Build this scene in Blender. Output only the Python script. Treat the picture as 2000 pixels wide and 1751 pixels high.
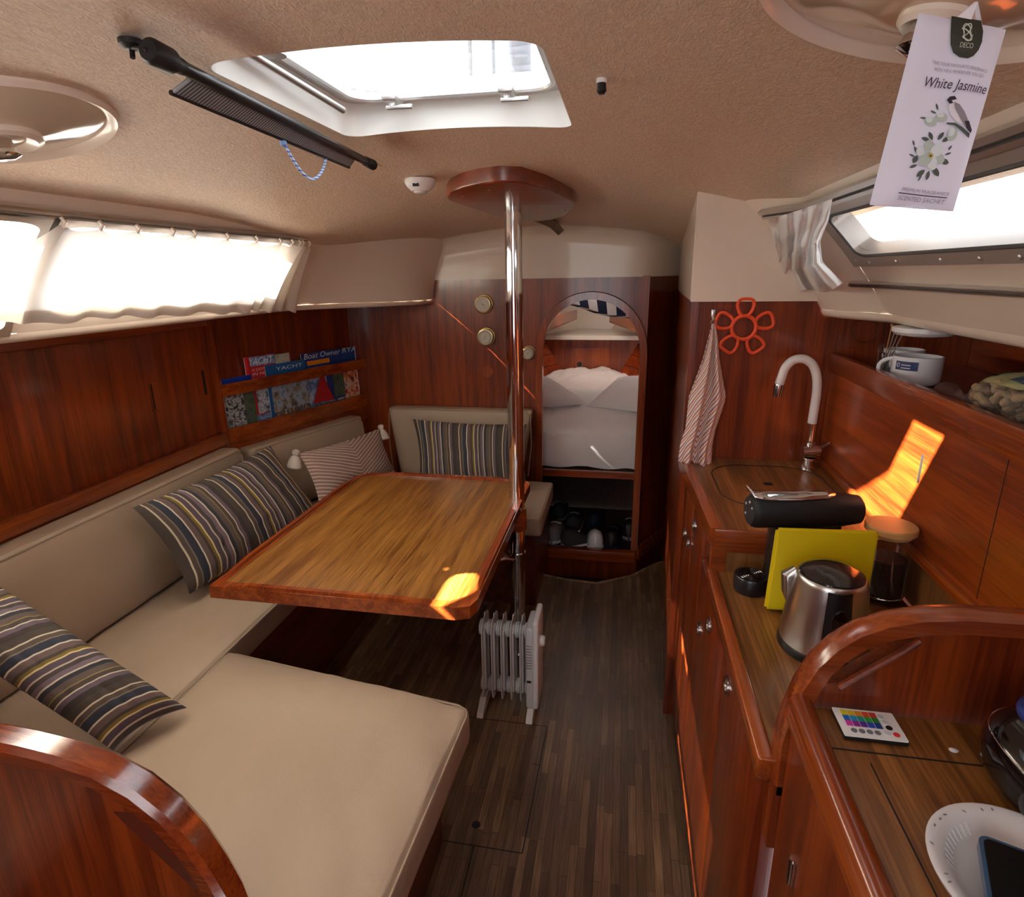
import bpy, bmesh, math, random
from mathutils import Vector, Matrix
from mathutils.geometry import tessellate_polygon
from mathutils import noise as mnoise
random.seed(7)
V = Vector
sc = bpy.context.scene
for o in list(bpy.data.objects): bpy.data.objects.remove(o)

# ---------------------------------------------------------------- camera
RM = ((0.98344803, 0.03846272, -0.17706096), (0.18068388, -0.28119946, 0.94248618), (-0.01353886, -0.95887824, -0.28349465))
CAM = V((0, 0, 1.55)); FOC = 1158.0
cd = bpy.data.cameras.new('camera'); cam = bpy.data.objects.new('camera', cd); sc.collection.objects.link(cam)
cd.sensor_fit = 'HORIZONTAL'; cd.sensor_width = 36; cd.lens = 36 * FOC / 2000; cd.clip_start = 0.02; cd.clip_end = 200
cam.matrix_world = Matrix(((RM[0][0], -RM[0][1], -RM[0][2], CAM.x), (RM[1][0], -RM[1][1], -RM[1][2], CAM.y), (RM[2][0], -RM[2][1], -RM[2][2], CAM.z), (0, 0, 0, 1)))
sc.camera = cam

# ---------------------------------------------------------------- world, sun, exposure
sc.view_settings.view_transform = 'Standard'; sc.view_settings.look = 'None'
sc.view_settings.gamma = 1.0; sc.view_settings.use_curve_mapping = False
sc.view_settings.exposure = -0.95
WORLD = 9.0
w = bpy.data.worlds.new('sky'); sc.world = w; w.use_nodes = True
bgn = w.node_tree.nodes['Background']; bgn.inputs[0].default_value = (0.93, 0.96, 1.0, 1); bgn.inputs[1].default_value = WORLD
SUN_DIR = V((1, .42, -.81)).normalized()
sl = bpy.data.lights.new('sun', 'SUN'); sl.energy = 210; sl.angle = math.radians(0.6); sl.color = (1.0, 0.93, 0.80)
so = bpy.data.objects.new('sun', sl); sc.collection.objects.link(so)
so.rotation_euler = SUN_DIR.to_track_quat('-Z', 'Y').to_euler()

def portal(name, loc, nrm, sx, sy):
    l = bpy.data.lights.new(name, 'AREA'); l.shape = 'RECTANGLE'; l.size = sx; l.size_y = sy; l.energy = 1
    l.cycles.is_portal = True
    o = bpy.data.objects.new(name, l); sc.collection.objects.link(o); o.location = loc
    o.rotation_euler = V(nrm).to_track_quat('-Z', 'X').to_euler(); return o

# ---------------------------------------------------------------- helpers: measuring
def ray(u, v):
    c = ((u - 1000) / FOC, (v - 875.5) / FOC, 1.0)
    return V([sum(RM[i][j] * c[j] for j in range(3)) for i in range(3)])
def hit(u, v, ax, val):
    """the point of the plane x/y/z = val that was measured at (u, v) in the photograph"""
    d = ray(u, v); i = 'xyz'.index(ax); return CAM + d * ((val - CAM[i]) / d[i])
def hitp(u, v, p, n):
    d = ray(u, v); n = V(n); return CAM + d * ((V(p) - CAM).dot(n) / d.dot(n))
def lerp(a, b, t): return a + (b - a) * t
def sm(t): t = max(0, min(1, t)); return t * t * (3 - 2 * t)

# ---------------------------------------------------------------- helpers: materials
MATS = {}
def newmat(name):
    m = bpy.data.materials.new(name); m.use_nodes = True; nt = m.node_tree
    return m, nt, nt.nodes['Principled BSDF']
def node(nt, t, **k):
    n = nt.nodes.new(t)
    for a, b in k.items():
        if a.startswith('i_'): n.inputs[a[2:].replace('_', ' ')].default_value = b
        else: setattr(n, a, b)
    return n
def c4(c): return (c[0], c[1], c[2], 1)
def hexc(h):
    r = [int(h[i:i + 2], 16) / 255 for i in (0, 2, 4)]
    return tuple(x / 12.92 if x <= .04045 else ((x + .055) / 1.055) ** 2.4 for x in r)
def plain(name, col, rough=.5, metal=0, coat=0, spec=.5, bump=0, bscale=60, var=0, emis=None, alpha=1, trans=0, ior=1.45, sub=0):
    if name in MATS: return MATS[name]
    m, nt, b = newmat(name); MATS[name] = m
    b.inputs['Base Color'].default_value = c4(col); b.inputs['Roughness'].default_value = rough
    b.inputs['Metallic'].default_value = metal; b.inputs['Coat Weight'].default_value = coat; b.inputs['Coat Roughness'].default_value = .08
    b.inputs['Specular IOR Level'].default_value = spec; b.inputs['IOR'].default_value = ior
    if trans: b.inputs['Transmission Weight'].default_value = trans
    if alpha < 1: b.inputs['Alpha'].default_value = alpha
    tc = node(nt, 'ShaderNodeTexCoord')
    if bump or var:
        nz = node(nt, 'ShaderNodeTexNoise'); nz.inputs['Scale'].default_value = bscale; nz.inputs['Detail'].default_value = 4
        nt.links.new(tc.outputs['Object'], nz.inputs['Vector'])
        if bump:
            bp = node(nt, 'ShaderNodeBump'); bp.inputs['Strength'].default_value = bump; bp.inputs['Distance'].default_value = .002
            nt.links.new(nz.outputs[0], bp.inputs['Height']); nt.links.new(bp.outputs[0], b.inputs['Normal'])
        if var:
            n2 = node(nt, 'ShaderNodeTexNoise'); n2.inputs['Scale'].default_value = 3; n2.inputs['Detail'].default_value = 3
            nt.links.new(tc.outputs['Object'], n2.inputs['Vector'])
            rp = node(nt, 'ShaderNodeValToRGB'); rp.color_ramp.elements[0].position = .3; rp.color_ramp.elements[1].position = .7
            rp.color_ramp.elements[0].color = c4([x * (1 - var) for x in col]); rp.color_ramp.elements[1].color = c4(col)
            nt.links.new(n2.outputs[0], rp.inputs[0]); nt.links.new(rp.outputs[0], b.inputs['Base Color'])
    return m
def wood(name, dark, light, grain='Z', rough=.3, coat=.35, scale=1.0, fine=.5, seams=None, bump=.25, con=.23):
    if name in MATS: return MATS[name]
    m, nt, b = newmat(name); MATS[name] = m
    tc = node(nt, 'ShaderNodeTexCoord'); mp = node(nt, 'ShaderNodeMapping')
    s = [30 * scale] * 3; s['XYZ'.index(grain)] = 1.3 * scale
    mp.inputs['Scale'].default_value = s
    nt.links.new(tc.outputs['Object'], mp.inputs['Vector'])
    nz = node(nt, 'ShaderNodeTexNoise'); nz.inputs['Scale'].default_value = 1; nz.inputs['Detail'].default_value = 6; nz.inputs['Roughness'].default_value = .6; nz.inputs['Distortion'].default_value = .12
    nt.links.new(mp.outputs[0], nz.inputs['Vector'])
    mp2 = node(nt, 'ShaderNodeMapping'); s2 = [220 * scale] * 3; s2['XYZ'.index(grain)] = 7 * scale; mp2.inputs['Scale'].default_value = s2
    nt.links.new(tc.outputs['Object'], mp2.inputs['Vector'])
    n2 = node(nt, 'ShaderNodeTexNoise'); n2.inputs['Scale'].default_value = 1; n2.inputs['Detail'].default_value = 3
    nt.links.new(mp2.outputs[0], n2.inputs['Vector'])
    n3 = node(nt, 'ShaderNodeTexNoise'); n3.inputs['Scale'].default_value = 1.7; n3.inputs['Detail'].default_value = 2
    nt.links.new(tc.outputs['Object'], n3.inputs['Vector'])
    mx = node(nt, 'ShaderNodeMath', operation='MULTIPLY_ADD'); mx.inputs[1].default_value = fine
    nt.links.new(n2.outputs[0], mx.inputs[0]); nt.links.new(nz.outputs[0], mx.inputs[2])
    m3 = node(nt, 'ShaderNodeMath', operation='MULTIPLY_ADD'); m3.inputs[1].default_value = .45
    nt.links.new(n3.outputs[0], m3.inputs[0]); nt.links.new(mx.outputs[0], m3.inputs[2])
    rp = node(nt, 'ShaderNodeValToRGB'); e = rp.color_ramp.elements
    mid = .5 + .5 * fine + .225
    e[0].position = mid / 1.5 - con / 1.5; e[1].position = mid / 1.5 + con / 1.5; e[0].color = c4(dark); e[1].color = c4(light)
    rp.color_ramp.interpolation = 'EASE'
    dv = node(nt, 'ShaderNodeMath', operation='DIVIDE'); dv.inputs[1].default_value = 1.5; nt.links.new(m3.outputs[0], dv.inputs[0])
    nt.links.new(dv.outputs[0], rp.inputs[0]); nt.links.new(rp.outputs[0], b.inputs['Base Color'])
    bp = node(nt, 'ShaderNodeBump'); bp.inputs['Strength'].default_value = bump; bp.inputs['Distance'].default_value = .0012
    nt.links.new(mx.outputs[0], bp.inputs['Height']); nt.links.new(bp.outputs[0], b.inputs['Normal'])
    b.inputs['Roughness'].default_value = rough; b.inputs['Coat Weight'].default_value = coat; b.inputs['Coat Roughness'].default_value = .12
    return m
MAHOG = wood('varnished mahogany', hexc('561b09'), hexc('8a3a11'), 'Z')
MAHOG_Y = wood('varnished mahogany along', hexc('5e1e09'), hexc('954214'), 'Y')
MAHOG_X = wood('varnished mahogany across', hexc('551a08'), hexc('86380f'), 'X')
MTRIM = wood('red solid mahogany', hexc('6e2a0d'), hexc('9a4a1a'), 'Y', rough=.25, coat=.5)
MTRIM_X = wood('red solid mahogany across', hexc('6c290d'), hexc('96461a'), 'X', rough=.25, coat=.5)
MTRIM_Z = wood('red solid mahogany upright', hexc('68260c'), hexc('914218'), 'Z', rough=.25, coat=.5)
TEAK = wood('golden teak veneer', hexc('64390f'), hexc('a06d31'), 'Y', rough=.32, coat=.35, fine=.7, con=.22)
TEAK_W = wood('worn teak worktop', hexc('5c3412'), hexc('96622f'), 'Y', rough=.4, coat=.25, fine=.6, con=.22)
TEAK_X = wood('pale ply upright', hexc('6f4520'), hexc('99693a'), 'Z', rough=.4, coat=.2)
BERTHW = wood('reddish forecabin planking', hexc('6e1f0a'), hexc('a34418'), 'Y', rough=.35, coat=.3)
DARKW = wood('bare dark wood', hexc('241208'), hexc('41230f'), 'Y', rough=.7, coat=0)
GREYW = wood('weathered batten wood', hexc('5a4632'), hexc('8b7254'), 'Y', rough=.6, coat=0)
GEL = plain('cream white gelcoat', hexc('ebdccb'), .3, coat=.3, bump=.05, bscale=8)
CREAM = plain('cream leatherette', hexc('a8937f'), .5, bump=.25, bscale=260, var=.06)
WHITEP = plain('white painted plastic', hexc('efefee'), .35, coat=.2)
PIPE = plain('piping leatherette', hexc('9c8a76'), .5)
BLACK = plain('black plastic', hexc('17171a'), .35, coat=.2)
BLACKM = plain('matt black plastic', hexc('141416'), .55)
CHROME = plain('polished chrome', (.8, .8, .82), .07, metal=1)
STEEL = plain('brushed steel', (.62, .6, .57), .28, metal=1, bump=.1, bscale=300)
ALU = plain('dull aluminium', (.62, .6, .58), .38, metal=.9)
BRASS = plain('aged brass', (.55, .42, .2), .3, metal=1)
WHITE = plain('white enamel', hexc('f1f2f4'), .25, coat=.4)
PAPER = plain('white paper', hexc('eeedf2'), .6)
BEDW = plain('white cotton', hexc('f0ecec'), .8, bump=.4, bscale=25)
NAVY = plain('navy cloth', hexc('14203f'), .8, bump=.2, bscale=300)
CLOTHW = plain('white cloth', hexc('e6e3de'), .85, bump=.2, bscale=300)
RUBBER = plain('dark rubber', hexc('0d0d0d'), .7)

def ceilmat():
    m, nt, b = newmat('textured beige vinyl ceiling')
    tc = node(nt, 'ShaderNodeTexCoord'); nz = node(nt, 'ShaderNodeTexNoise')
    nz.inputs['Scale'].default_value = 170; nz.inputs['Detail'].default_value = 5; nz.inputs['Distortion'].default_value = 1.2
    mp = node(nt, 'ShaderNodeMapping'); mp.inputs['Scale'].default_value = (1, .45, 1)
    nt.links.new(tc.outputs['Object'], mp.inputs[0]); nt.links.new(mp.outputs[0], nz.inputs['Vector'])
    bp = node(nt, 'ShaderNodeBump'); bp.inputs['Strength'].default_value = .55; bp.inputs['Distance'].default_value = .003
    nt.links.new(nz.outputs[0], bp.inputs['Height']); nt.links.new(bp.outputs[0], b.inputs['Normal'])
    rp = node(nt, 'ShaderNodeValToRGB'); rp.color_ramp.elements[0].position = .35; rp.color_ramp.elements[1].position = .65
    rp.color_ramp.elements[0].color = c4(hexc('d0b49c')); rp.color_ramp.elements[1].color = c4(hexc('e0c8b0'))
    nt.links.new(nz.outputs[0], rp.inputs[0]); nt.links.new(rp.outputs[0], b.inputs['Base Color'])
    b.inputs['Roughness'].default_value = .5; return m
CEIL = ceilmat()
def floormat():
    m, nt, b = newmat('narrow worn floor strips')
    tc = node(nt, 'ShaderNodeTexCoord'); mp = node(nt, 'ShaderNodeMapping'); mp.inputs['Rotation'].default_value = (0, 0, math.radians(90))
    nt.links.new(tc.outputs['Object'], mp.inputs[0])
    br = node(nt, 'ShaderNodeTexBrick'); br.offset = .37; br.offset_frequency = 3; br.squash = 1.35; br.squash_frequency = 2
    br.inputs['Scale'].default_value = 1; br.inputs['Brick Width'].default_value = .24; br.inputs['Row Height'].default_value = .023
    br.inputs['Mortar Size'].default_value = .0007; br.inputs['Mortar Smooth'].default_value = .3; br.inputs['Bias'].default_value = 0
    br.inputs['Color1'].default_value = c4(hexc('58422f')); br.inputs['Color2'].default_value = c4(hexc('8c7056')); br.inputs['Mortar'].default_value = c4(hexc('1d130c'))
    nt.links.new(mp.outputs[0], br.inputs['Vector'])
    m2 = node(nt, 'ShaderNodeMapping'); m2.inputs['Scale'].default_value = (180, 9, 180); nt.links.new(tc.outputs['Object'], m2.inputs[0])
    nz = node(nt, 'ShaderNodeTexNoise'); nz.inputs['Scale'].default_value = 1; nz.inputs['Detail'].default_value = 5; nt.links.new(m2.outputs[0], nz.inputs['Vector'])
    n3 = node(nt, 'ShaderNodeTexNoise'); n3.inputs['Scale'].default_value = 2.2; n3.inputs['Detail'].default_value = 4; nt.links.new(tc.outputs['Object'], n3.inputs['Vector'])
    rp = node(nt, 'ShaderNodeValToRGB'); rp.color_ramp.elements[0].position = .3; rp.color_ramp.elements[1].position = .7
    rp.color_ramp.elements[0].color = (.55, .5, .45, 1); rp.color_ramp.elements[1].color = (1.1, 1.08, 1.05, 1)
    nt.links.new(nz.outputs[0], rp.inputs[0])
    r3 = node(nt, 'ShaderNodeValToRGB'); r3.color_ramp.elements[0].position = .35; r3.color_ramp.elements[1].position = .65
    r3.color_ramp.elements[0].color = (.6, .5, .44, 1); r3.color_ramp.elements[1].color = (1, 1, 1, 1); nt.links.new(n3.outputs[0], r3.inputs[0])
    a = node(nt, 'ShaderNodeMixRGB', blend_type='MULTIPLY'); a.inputs[0].default_value = 1
    nt.links.new(br.outputs[0], a.inputs[1]); nt.links.new(rp.outputs[0], a.inputs[2])
    c = node(nt, 'ShaderNodeMixRGB', blend_type='MULTIPLY'); c.inputs[0].default_value = 1
    nt.links.new(a.outputs[0], c.inputs[1]); nt.links.new(r3.outputs[0], c.inputs[2]); nt.links.new(c.outputs[0], b.inputs['Base Color'])
    bp = node(nt, 'ShaderNodeBump'); bp.inputs['Strength'].default_value = .3; bp.inputs['Distance'].default_value = .001
    nt.links.new(nz.outputs[0], bp.inputs['Height']); nt.links.new(bp.outputs[0], b.inputs['Normal'])
    b.inputs['Roughness'].default_value = .42; return m
FLOOR = floormat()
def glassmat(name, tint=(.97, .98, .99), gloss=.1, op=0.0):
    m, nt, b = newmat(name); nt.nodes.remove(b)
    out = nt.nodes['Material Output']
    t = node(nt, 'ShaderNodeBsdfTransparent'); t.inputs[0].default_value = c4(tint)
    g = node(nt, 'ShaderNodeBsdfGlossy'); g.inputs['Roughness'].default_value = .03
    lw = node(nt, 'ShaderNodeLayerWeight'); lw.inputs[0].default_value = .5
    pw = node(nt, 'ShaderNodeMath', operation='POWER'); pw.inputs[1].default_value = 5; nt.links.new(lw.outputs['Facing'], pw.inputs[0])
    ma = node(nt, 'ShaderNodeMath', operation='MULTIPLY_ADD'); ma.inputs[1].default_value = .8; ma.inputs[2].default_value = .04; nt.links.new(pw.outputs[0], ma.inputs[0])
    mx = node(nt, 'ShaderNodeMixShader'); nt.links.new(ma.outputs[0], mx.inputs[0]); nt.links.new(t.outputs[0], mx.inputs[1]); nt.links.new(g.outputs[0], mx.inputs[2])
    last = mx
    if op:
        d = node(nt, 'ShaderNodeBsdfDiffuse'); d.inputs[0].default_value = (.8, .8, .8, 1)
        m2 = node(nt, 'ShaderNodeMixShader'); m2.inputs[0].default_value = op
        nt.links.new(mx.outputs[0], m2.inputs[1]); nt.links.new(d.outputs[0], m2.inputs[2]); last = m2
    nt.links.new(last.outputs[0], out.inputs[0]); return m
GLASS = glassmat('clear window pane'); CLEAR = glassmat('clear thin glass'); FILM = glassmat('crinkled clear film', op=.06)
def curtmat(name, col, tr=.6, tp=.08):
    m, nt, b = newmat(name); nt.nodes.remove(b); out = nt.nodes['Material Output']
    d = node(nt, 'ShaderNodeBsdfDiffuse'); d.inputs[0].default_value = c4(col)
    t = node(nt, 'ShaderNodeBsdfTranslucent'); t.inputs[0].default_value = c4(col)
    p = node(nt, 'ShaderNodeBsdfTransparent')
    tc = node(nt, 'ShaderNodeTexCoord'); nz = node(nt, 'ShaderNodeTexNoise'); nz.inputs['Scale'].default_value = 500
    nt.links.new(tc.outputs['Object'], nz.inputs['Vector'])
    bp = node(nt, 'ShaderNodeBump'); bp.inputs['Strength'].default_value = .3; bp.inputs['Distance'].default_value = .001
    nt.links.new(nz.outputs[0], bp.inputs['Height']); nt.links.new(bp.outputs[0], d.inputs['Normal'])
    a = node(nt, 'ShaderNodeMixShader'); a.inputs[0].default_value = tr
    nt.links.new(d.outputs[0], a.inputs[1]); nt.links.new(t.outputs[0], a.inputs[2])
    c = node(nt, 'ShaderNodeMixShader'); c.inputs[0].default_value = tp
    nt.links.new(a.outputs[0], c.inputs[1]); nt.links.new(p.outputs[0], c.inputs[2]); nt.links.new(c.outputs[0], out.inputs[0]); return m
CURT = curtmat('thin white curtain cotton', (.86, .82, .76), .5, .04)
CURT2 = curtmat('bunched white curtain cotton', (.88, .86, .84), .25, 0)
def stripemat(name, cols, axis='U', scale=1.0, chev=0, rough=.85, coord='UV', cycles=1.0):
    m, nt, b = newmat(name)
    tc = node(nt, 'ShaderNodeTexCoord'); sp = node(nt, 'ShaderNodeSeparateXYZ'); nt.links.new(tc.outputs[coord], sp.inputs[0])
    val = sp.outputs[{'U': 0, 'V': 1, 'X': 0, 'Y': 1, 'Z': 2}[axis]]
    if chev:
        s1 = node(nt, 'ShaderNodeMath', operation='SUBTRACT'); s1.inputs[1].default_value = .5; nt.links.new(sp.outputs[0], s1.inputs[0])
        s2 = node(nt, 'ShaderNodeMath', operation='ABSOLUTE'); nt.links.new(s1.outputs[0], s2.inputs[0])
        s3 = node(nt, 'ShaderNodeMath', operation='MULTIPLY_ADD'); s3.inputs[1].default_value = chev; nt.links.new(s2.outputs[0], s3.inputs[0]); nt.links.new(sp.outputs[1], s3.inputs[2]); val = s3.outputs[0]
    mu = node(nt, 'ShaderNodeMath', operation='MULTIPLY'); mu.inputs[1].default_value = cycles; nt.links.new(val, mu.inputs[0])
    fr = node(nt, 'ShaderNodeMath', operation='FRACT'); nt.links.new(mu.outputs[0], fr.inputs[0])
    rp = node(nt, 'ShaderNodeValToRGB'); rp.color_ramp.interpolation = 'CONSTANT'
    tot = sum(c[1] for c in cols); pos = 0; e = rp.color_ramp.elements
    for i, (c, wd) in enumerate(cols):
        if i == 0: el = e[0]; el.position = 0
        elif i == 1: el = e[1]; el.position = pos / tot
        else: el = e.new(pos / tot)
        el.color = c4(hexc(c)); pos += wd
    nt.links.new(fr.outputs[0], rp.inputs[0]); nt.links.new(rp.outputs[0], b.inputs['Base Color'])
    nz = node(nt, 'ShaderNodeTexNoise'); nz.inputs['Scale'].default_value = 350; nt.links.new(tc.outputs['Object'], nz.inputs['Vector'])
    bp = node(nt, 'ShaderNodeBump'); bp.inputs['Strength'].default_value = .35; bp.inputs['Distance'].default_value = .0015
    nt.links.new(nz.outputs[0], bp.inputs['Height']); nt.links.new(bp.outputs[0], b.inputs['Normal'])
    b.inputs['Roughness'].default_value = rough; b.inputs['Specular IOR Level'].default_value = .2; return m
STR = [('4e4640', 5), ('d8cdb4', 1), ('5b5048', 3), ('85786a', 1), ('3a3d48', 5), ('e2d8c0', 1), ('6b5a58', 4), ('4a423e', 2), ('7d6a38', 2), ('e0cf9c', 1), ('5a4f58', 4), ('c9b8a8', 1), ('4d4644', 3), ('766670', 3), ('d8cdb4', 1), ('3b3c44', 3), ('625650', 4), ('8e7d50', 1), ('524843', 3), ('dcd2bc', 1), ('6a5c66', 3), ('453e3c', 4)]
STRIPE = stripemat('multicoloured striped pillow cloth', STR, 'U', cycles=2.6)
CHEV = stripemat('woven chevron cloth', [('8a7169', 3), ('c9b4a4', 1.6)], 'V', chev=.9, cycles=15)
TOWEL = stripemat('red striped tea towel cloth', [('dccfc8', 3), ('80557a', 1.5), ('e2c2a6', 2.2), ('a3564c', 1.2)], 'V', cycles=17)
NAVST = stripemat('navy and white striped cloth', [('1a2340', 1), ('e4e1dc', 1)], 'U', cycles=4.5)
def photomat(name, cols, scale=30, seed=0):
    m, nt, b = newmat(name)
    tc = node(nt, 'ShaderNodeTexCoord'); mp = node(nt, 'ShaderNodeMapping'); mp.inputs['Location'].default_value = (seed, seed * 2, seed)
    nt.links.new(tc.outputs['Object'], mp.inputs[0])
    nz = node(nt, 'ShaderNodeTexNoise'); nz.inputs['Scale'].default_value = scale * .8; nz.inputs['Detail'].default_value = 5; nz.inputs['Roughness'].default_value = .65
    nt.links.new(mp.outputs[0], nz.inputs['Vector'])
    rp = node(nt, 'ShaderNodeValToRGB'); rp.color_ramp.interpolation = 'LINEAR'; e = rp.color_ramp.elements
    n = len(cols)
    for i, c in enumerate(cols):
        p = .34 + .32 * i / (n - 1)
        if i < 2: el = e[i]; el.position = p
        else: el = e.new(p)
        el.color = c4(hexc(c))
    nt.links.new(nz.outputs[0], rp.inputs[0]); nt.links.new(rp.outputs[0], b.inputs['Base Color']); b.inputs['Roughness'].default_value = .3; return m

# ---------------------------------------------------------------- helpers: meshes (all in world coordinates)
class MB:
    def __init__(s): s.v = []; s.f = []; s.uv = None
    def add(s, vs, fs):
        o = len(s.v); s.v += [V(x) for x in vs]; s.f += [tuple(i + o for i in f) for f in fs]; return s
    def box(s, c, size, rot=None, bev=0, seg=2):
        bm = bmesh.new(); bmesh.ops.create_cube(bm, size=1)
        for v in bm.verts: v.co = V((v.co.x * size[0], v.co.y * size[1], v.co.z * size[2]))
        if bev: bmesh.ops.bevel(bm, geom=list(bm.edges), offset=bev, segments=seg, profile=.5, affect='EDGES')
        return s.bm(bm, c, rot)
    def bm(s, bm, c=(0, 0, 0), rot=None):
        R = rot if rot is not None else Matrix.Identity(3)
        bm.verts.index_update()
        vs = [R @ v.co + V(c) for v in bm.verts]; fs = [[v.index for v in f.verts] for f in bm.faces]; bm.free(); return s.add(vs, fs)
    def bb(s, x0, x1, y0, y1, z0, z1, bev=0, seg=2):
        return s.box(((x0 + x1) / 2, (y0 + y1) / 2, (z0 + z1) / 2), (abs(x1 - x0), abs(y1 - y0), abs(z1 - z0)), bev=bev, seg=seg)
    def tube(s, pts, r, n=12, closed=False, sx=1, cap=True):
        pts = [V(p) for p in pts]; N = len(pts); rs = r if isinstance(r, (list, tuple)) else [r] * N
        vs = []; fs = []; up = None
        for i, p in enumerate(pts):
            if closed: d = pts[(i + 1) % N] - pts[i - 1]
            else: d = pts[min(i + 1, N - 1)] - pts[max(i - 1, 0)]
            d.normalize()
            if up is None:
                up = V((0, 0, 1)) if abs(d.z) < .9 else V((1, 0, 0))
            a = d.cross(up)
            if a.length < 1e-6: a = d.cross(V((0, 1, 0)))
            a.normalize(); b = a.cross(d).normalized(); up = b
            for k in range(n):
                t = 2 * math.pi * k / n; vs.append(p + (a * math.cos(t) * sx + b * math.sin(t)) * rs[i])
        M = N if closed else N - 1
        for i in range(M):
            for k in range(n):
                j = (i + 1) % N; fs.append((i * n + k, i * n + (k + 1) % n, j * n + (k + 1) % n, j * n + k))
        if not closed and cap: fs.append(tuple(range(n))[::-1]); fs.append(tuple((N - 1) * n + k for k in range(n)))
        return s.add(vs, fs)
    def lathe(s, prof, c=(0, 0, 0), n=32, ax=None, ex=1, ey=1):
        """prof: (r, h) pairs turned about the axis ax (default +z)"""
        R = V(ax).to_track_quat('Z', 'Y').to_matrix() if ax is not None else Matrix.Identity(3)
        vs = []; fs = []
        for r, h in prof:
            for k in range(n):
                t = 2 * math.pi * k / n; vs.append(R @ V((r * ex * math.cos(t), r * ey * math.sin(t), h)) + V(c))
        for i in range(len(prof) - 1):
            for k in range(n): fs.append((i * n + k, i * n + (k + 1) % n, (i + 1) * n + (k + 1) % n, (i + 1) * n + k))
        fs.append(tuple(range(n))[::-1]); fs.append(tuple((len(prof) - 1) * n + k for k in range(n)))
        return s.add(vs, fs)
    def prism(s, poly, o, ux, uy, depth, holes=()):
        """poly in (a, b) -> o + a*ux + b*uy, thickened by vector depth"""
        o = V(o); ux = V(ux); uy = V(uy); dp = V(depth); loops = [list(poly)] + [list(h) for h in holes]
        flat = [p for l in loops for p in l]; n = len(flat)
        tri = tessellate_polygon([[V((a, b, 0)) for a, b in l] for l in loops])
        P = [o + ux * a + uy * b for a, b in flat]
        fs = [tuple(t) for t in tri] + [tuple(i + n for i in reversed(t)) for t in tri]
        k = 0
        for l in loops:
            m = len(l)
            for i in range(m): j = (i + 1) % m; fs.append((k + i, k + j, k + j + n, k + i + n))
            k += m
        return s.add(P + [p + dp for p in P], fs)
    def grid(s, fn, nu, nv, wrap=False):
        vs = [fn(i / nu, j / nv) for j in range(nv + 1) for i in range(nu + 1)]
        fs = [(j * (nu + 1) + i, j * (nu + 1) + i + 1, (j + 1) * (nu + 1) + i + 1, (j + 1) * (nu + 1) + i) for j in range(nv) for i in range(nu)]
        return s.add(vs, fs)
def link(name, me, parent=None):
    o = bpy.data.objects.new(name, me); sc.collection.objects.link(o)
    if parent is not None: o.parent = parent
    return o
def wloc(o):
    p = V(o.location)
    while o.parent is not None: o = o.parent; p += o.location
    return p
def obj(name, mb, mat, parent=None, smooth=35, base=None, uvs=None, thick=0, label=None, norm=True):
    me = bpy.data.meshes.new(name)
    off = wloc(parent) if parent is not None else V((0, 0, 0))
    if base is not None: off = off * 0 + V(base)
    me.from_pydata([tuple(v - off) for v in mb.v], [], mb.f); me.update()
    if norm:
        bm = bmesh.new(); bm.from_mesh(me); bmesh.ops.recalc_face_normals(bm, faces=bm.faces); bm.to_mesh(me); bm.free()
    if uvs is not None:
        ul = me.uv_layers.new(name='UVMap')
        for lp in me.loops: ul.data[lp.index].uv = uvs[lp.vertex_index]
    if smooth:
        for p in me.polygons: p.use_smooth = True
        me.set_sharp_from_angle(angle=math.radians(smooth))
    me.materials.append(mat)
    o = link(name, me, parent)
    if base is not None and parent is None: o.location = V(base)
    if thick:
        md = o.modifiers.new('thickness', 'SOLIDIFY'); md.thickness = thick; md.offset = 0
    if label: o['label'] = label
    return o
def tag(o, label, cat, group=None, kind=None):
    o['label'] = label; o['category'] = cat
    if group: o['group'] = group
    if kind: o['kind'] = kind
    return o
def thing(name, loc, label, cat, group=None):
    o = bpy.data.objects.new(name, None); sc.collection.objects.link(o); o.location = V(loc); o.empty_display_size = .05
    return tag(o, label, cat, group)
def struct(o, label=None):
    o['kind'] = 'structure'
    if label: o['label'] = label
    return o
def text(s, size, o, ux, uy, mat, name='lettering', parent=None, shear=0, width=None, height=None, ext=.0002, align='LEFT'):
    cu = bpy.data.curves.new('t', 'FONT'); cu.body = s; cu.size = 1; cu.shear = shear; cu.extrude = 0; cu.align_x = align; cu.resolution_u = 3
    to = bpy.data.objects.new('t', cu); sc.collection.objects.link(to); bpy.context.view_layer.update()
    dg = bpy.context.evaluated_depsgraph_get(); me = bpy.data.meshes.new_from_object(to.evaluated_get(dg))
    vs = [v.co.copy() for v in me.vertices]; fs = [tuple(p.vertices) for p in me.polygons]
    bpy.data.objects.remove(to); bpy.data.curves.remove(cu); bpy.data.meshes.remove(me)
    xs = [v.x for v in vs]; ys = [v.y for v in vs]; W = max(xs) - min(xs); Hh = max(ys) - min(ys)
    k = size if width is None else width / W; ky = k if height is None else height / Hh
    ux = V(ux).normalized(); uy = V(uy).normalized(); x0 = 0 if align == 'CENTER' else min(xs)
    mb = MB().add([V(o) + ux * (v.x - x0) * k + uy * v.y * ky for v in vs], fs)
    return obj(name, mb, mat, parent, smooth=0, norm=False)
def rrect(x0, x1, y0, y1, r, n=6):
    out = []
    for cx, cy, a in ((x1 - r, y1 - r, 0), (x0 + r, y1 - r, 90), (x0 + r, y0 + r, 180), (x1 - r, y0 + r, 270)):
        for i in range(n + 1):
            t = math.radians(a + 90 * i / n); out.append((cx + r * math.cos(t), cy + r * math.sin(t)))
    return out
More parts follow.
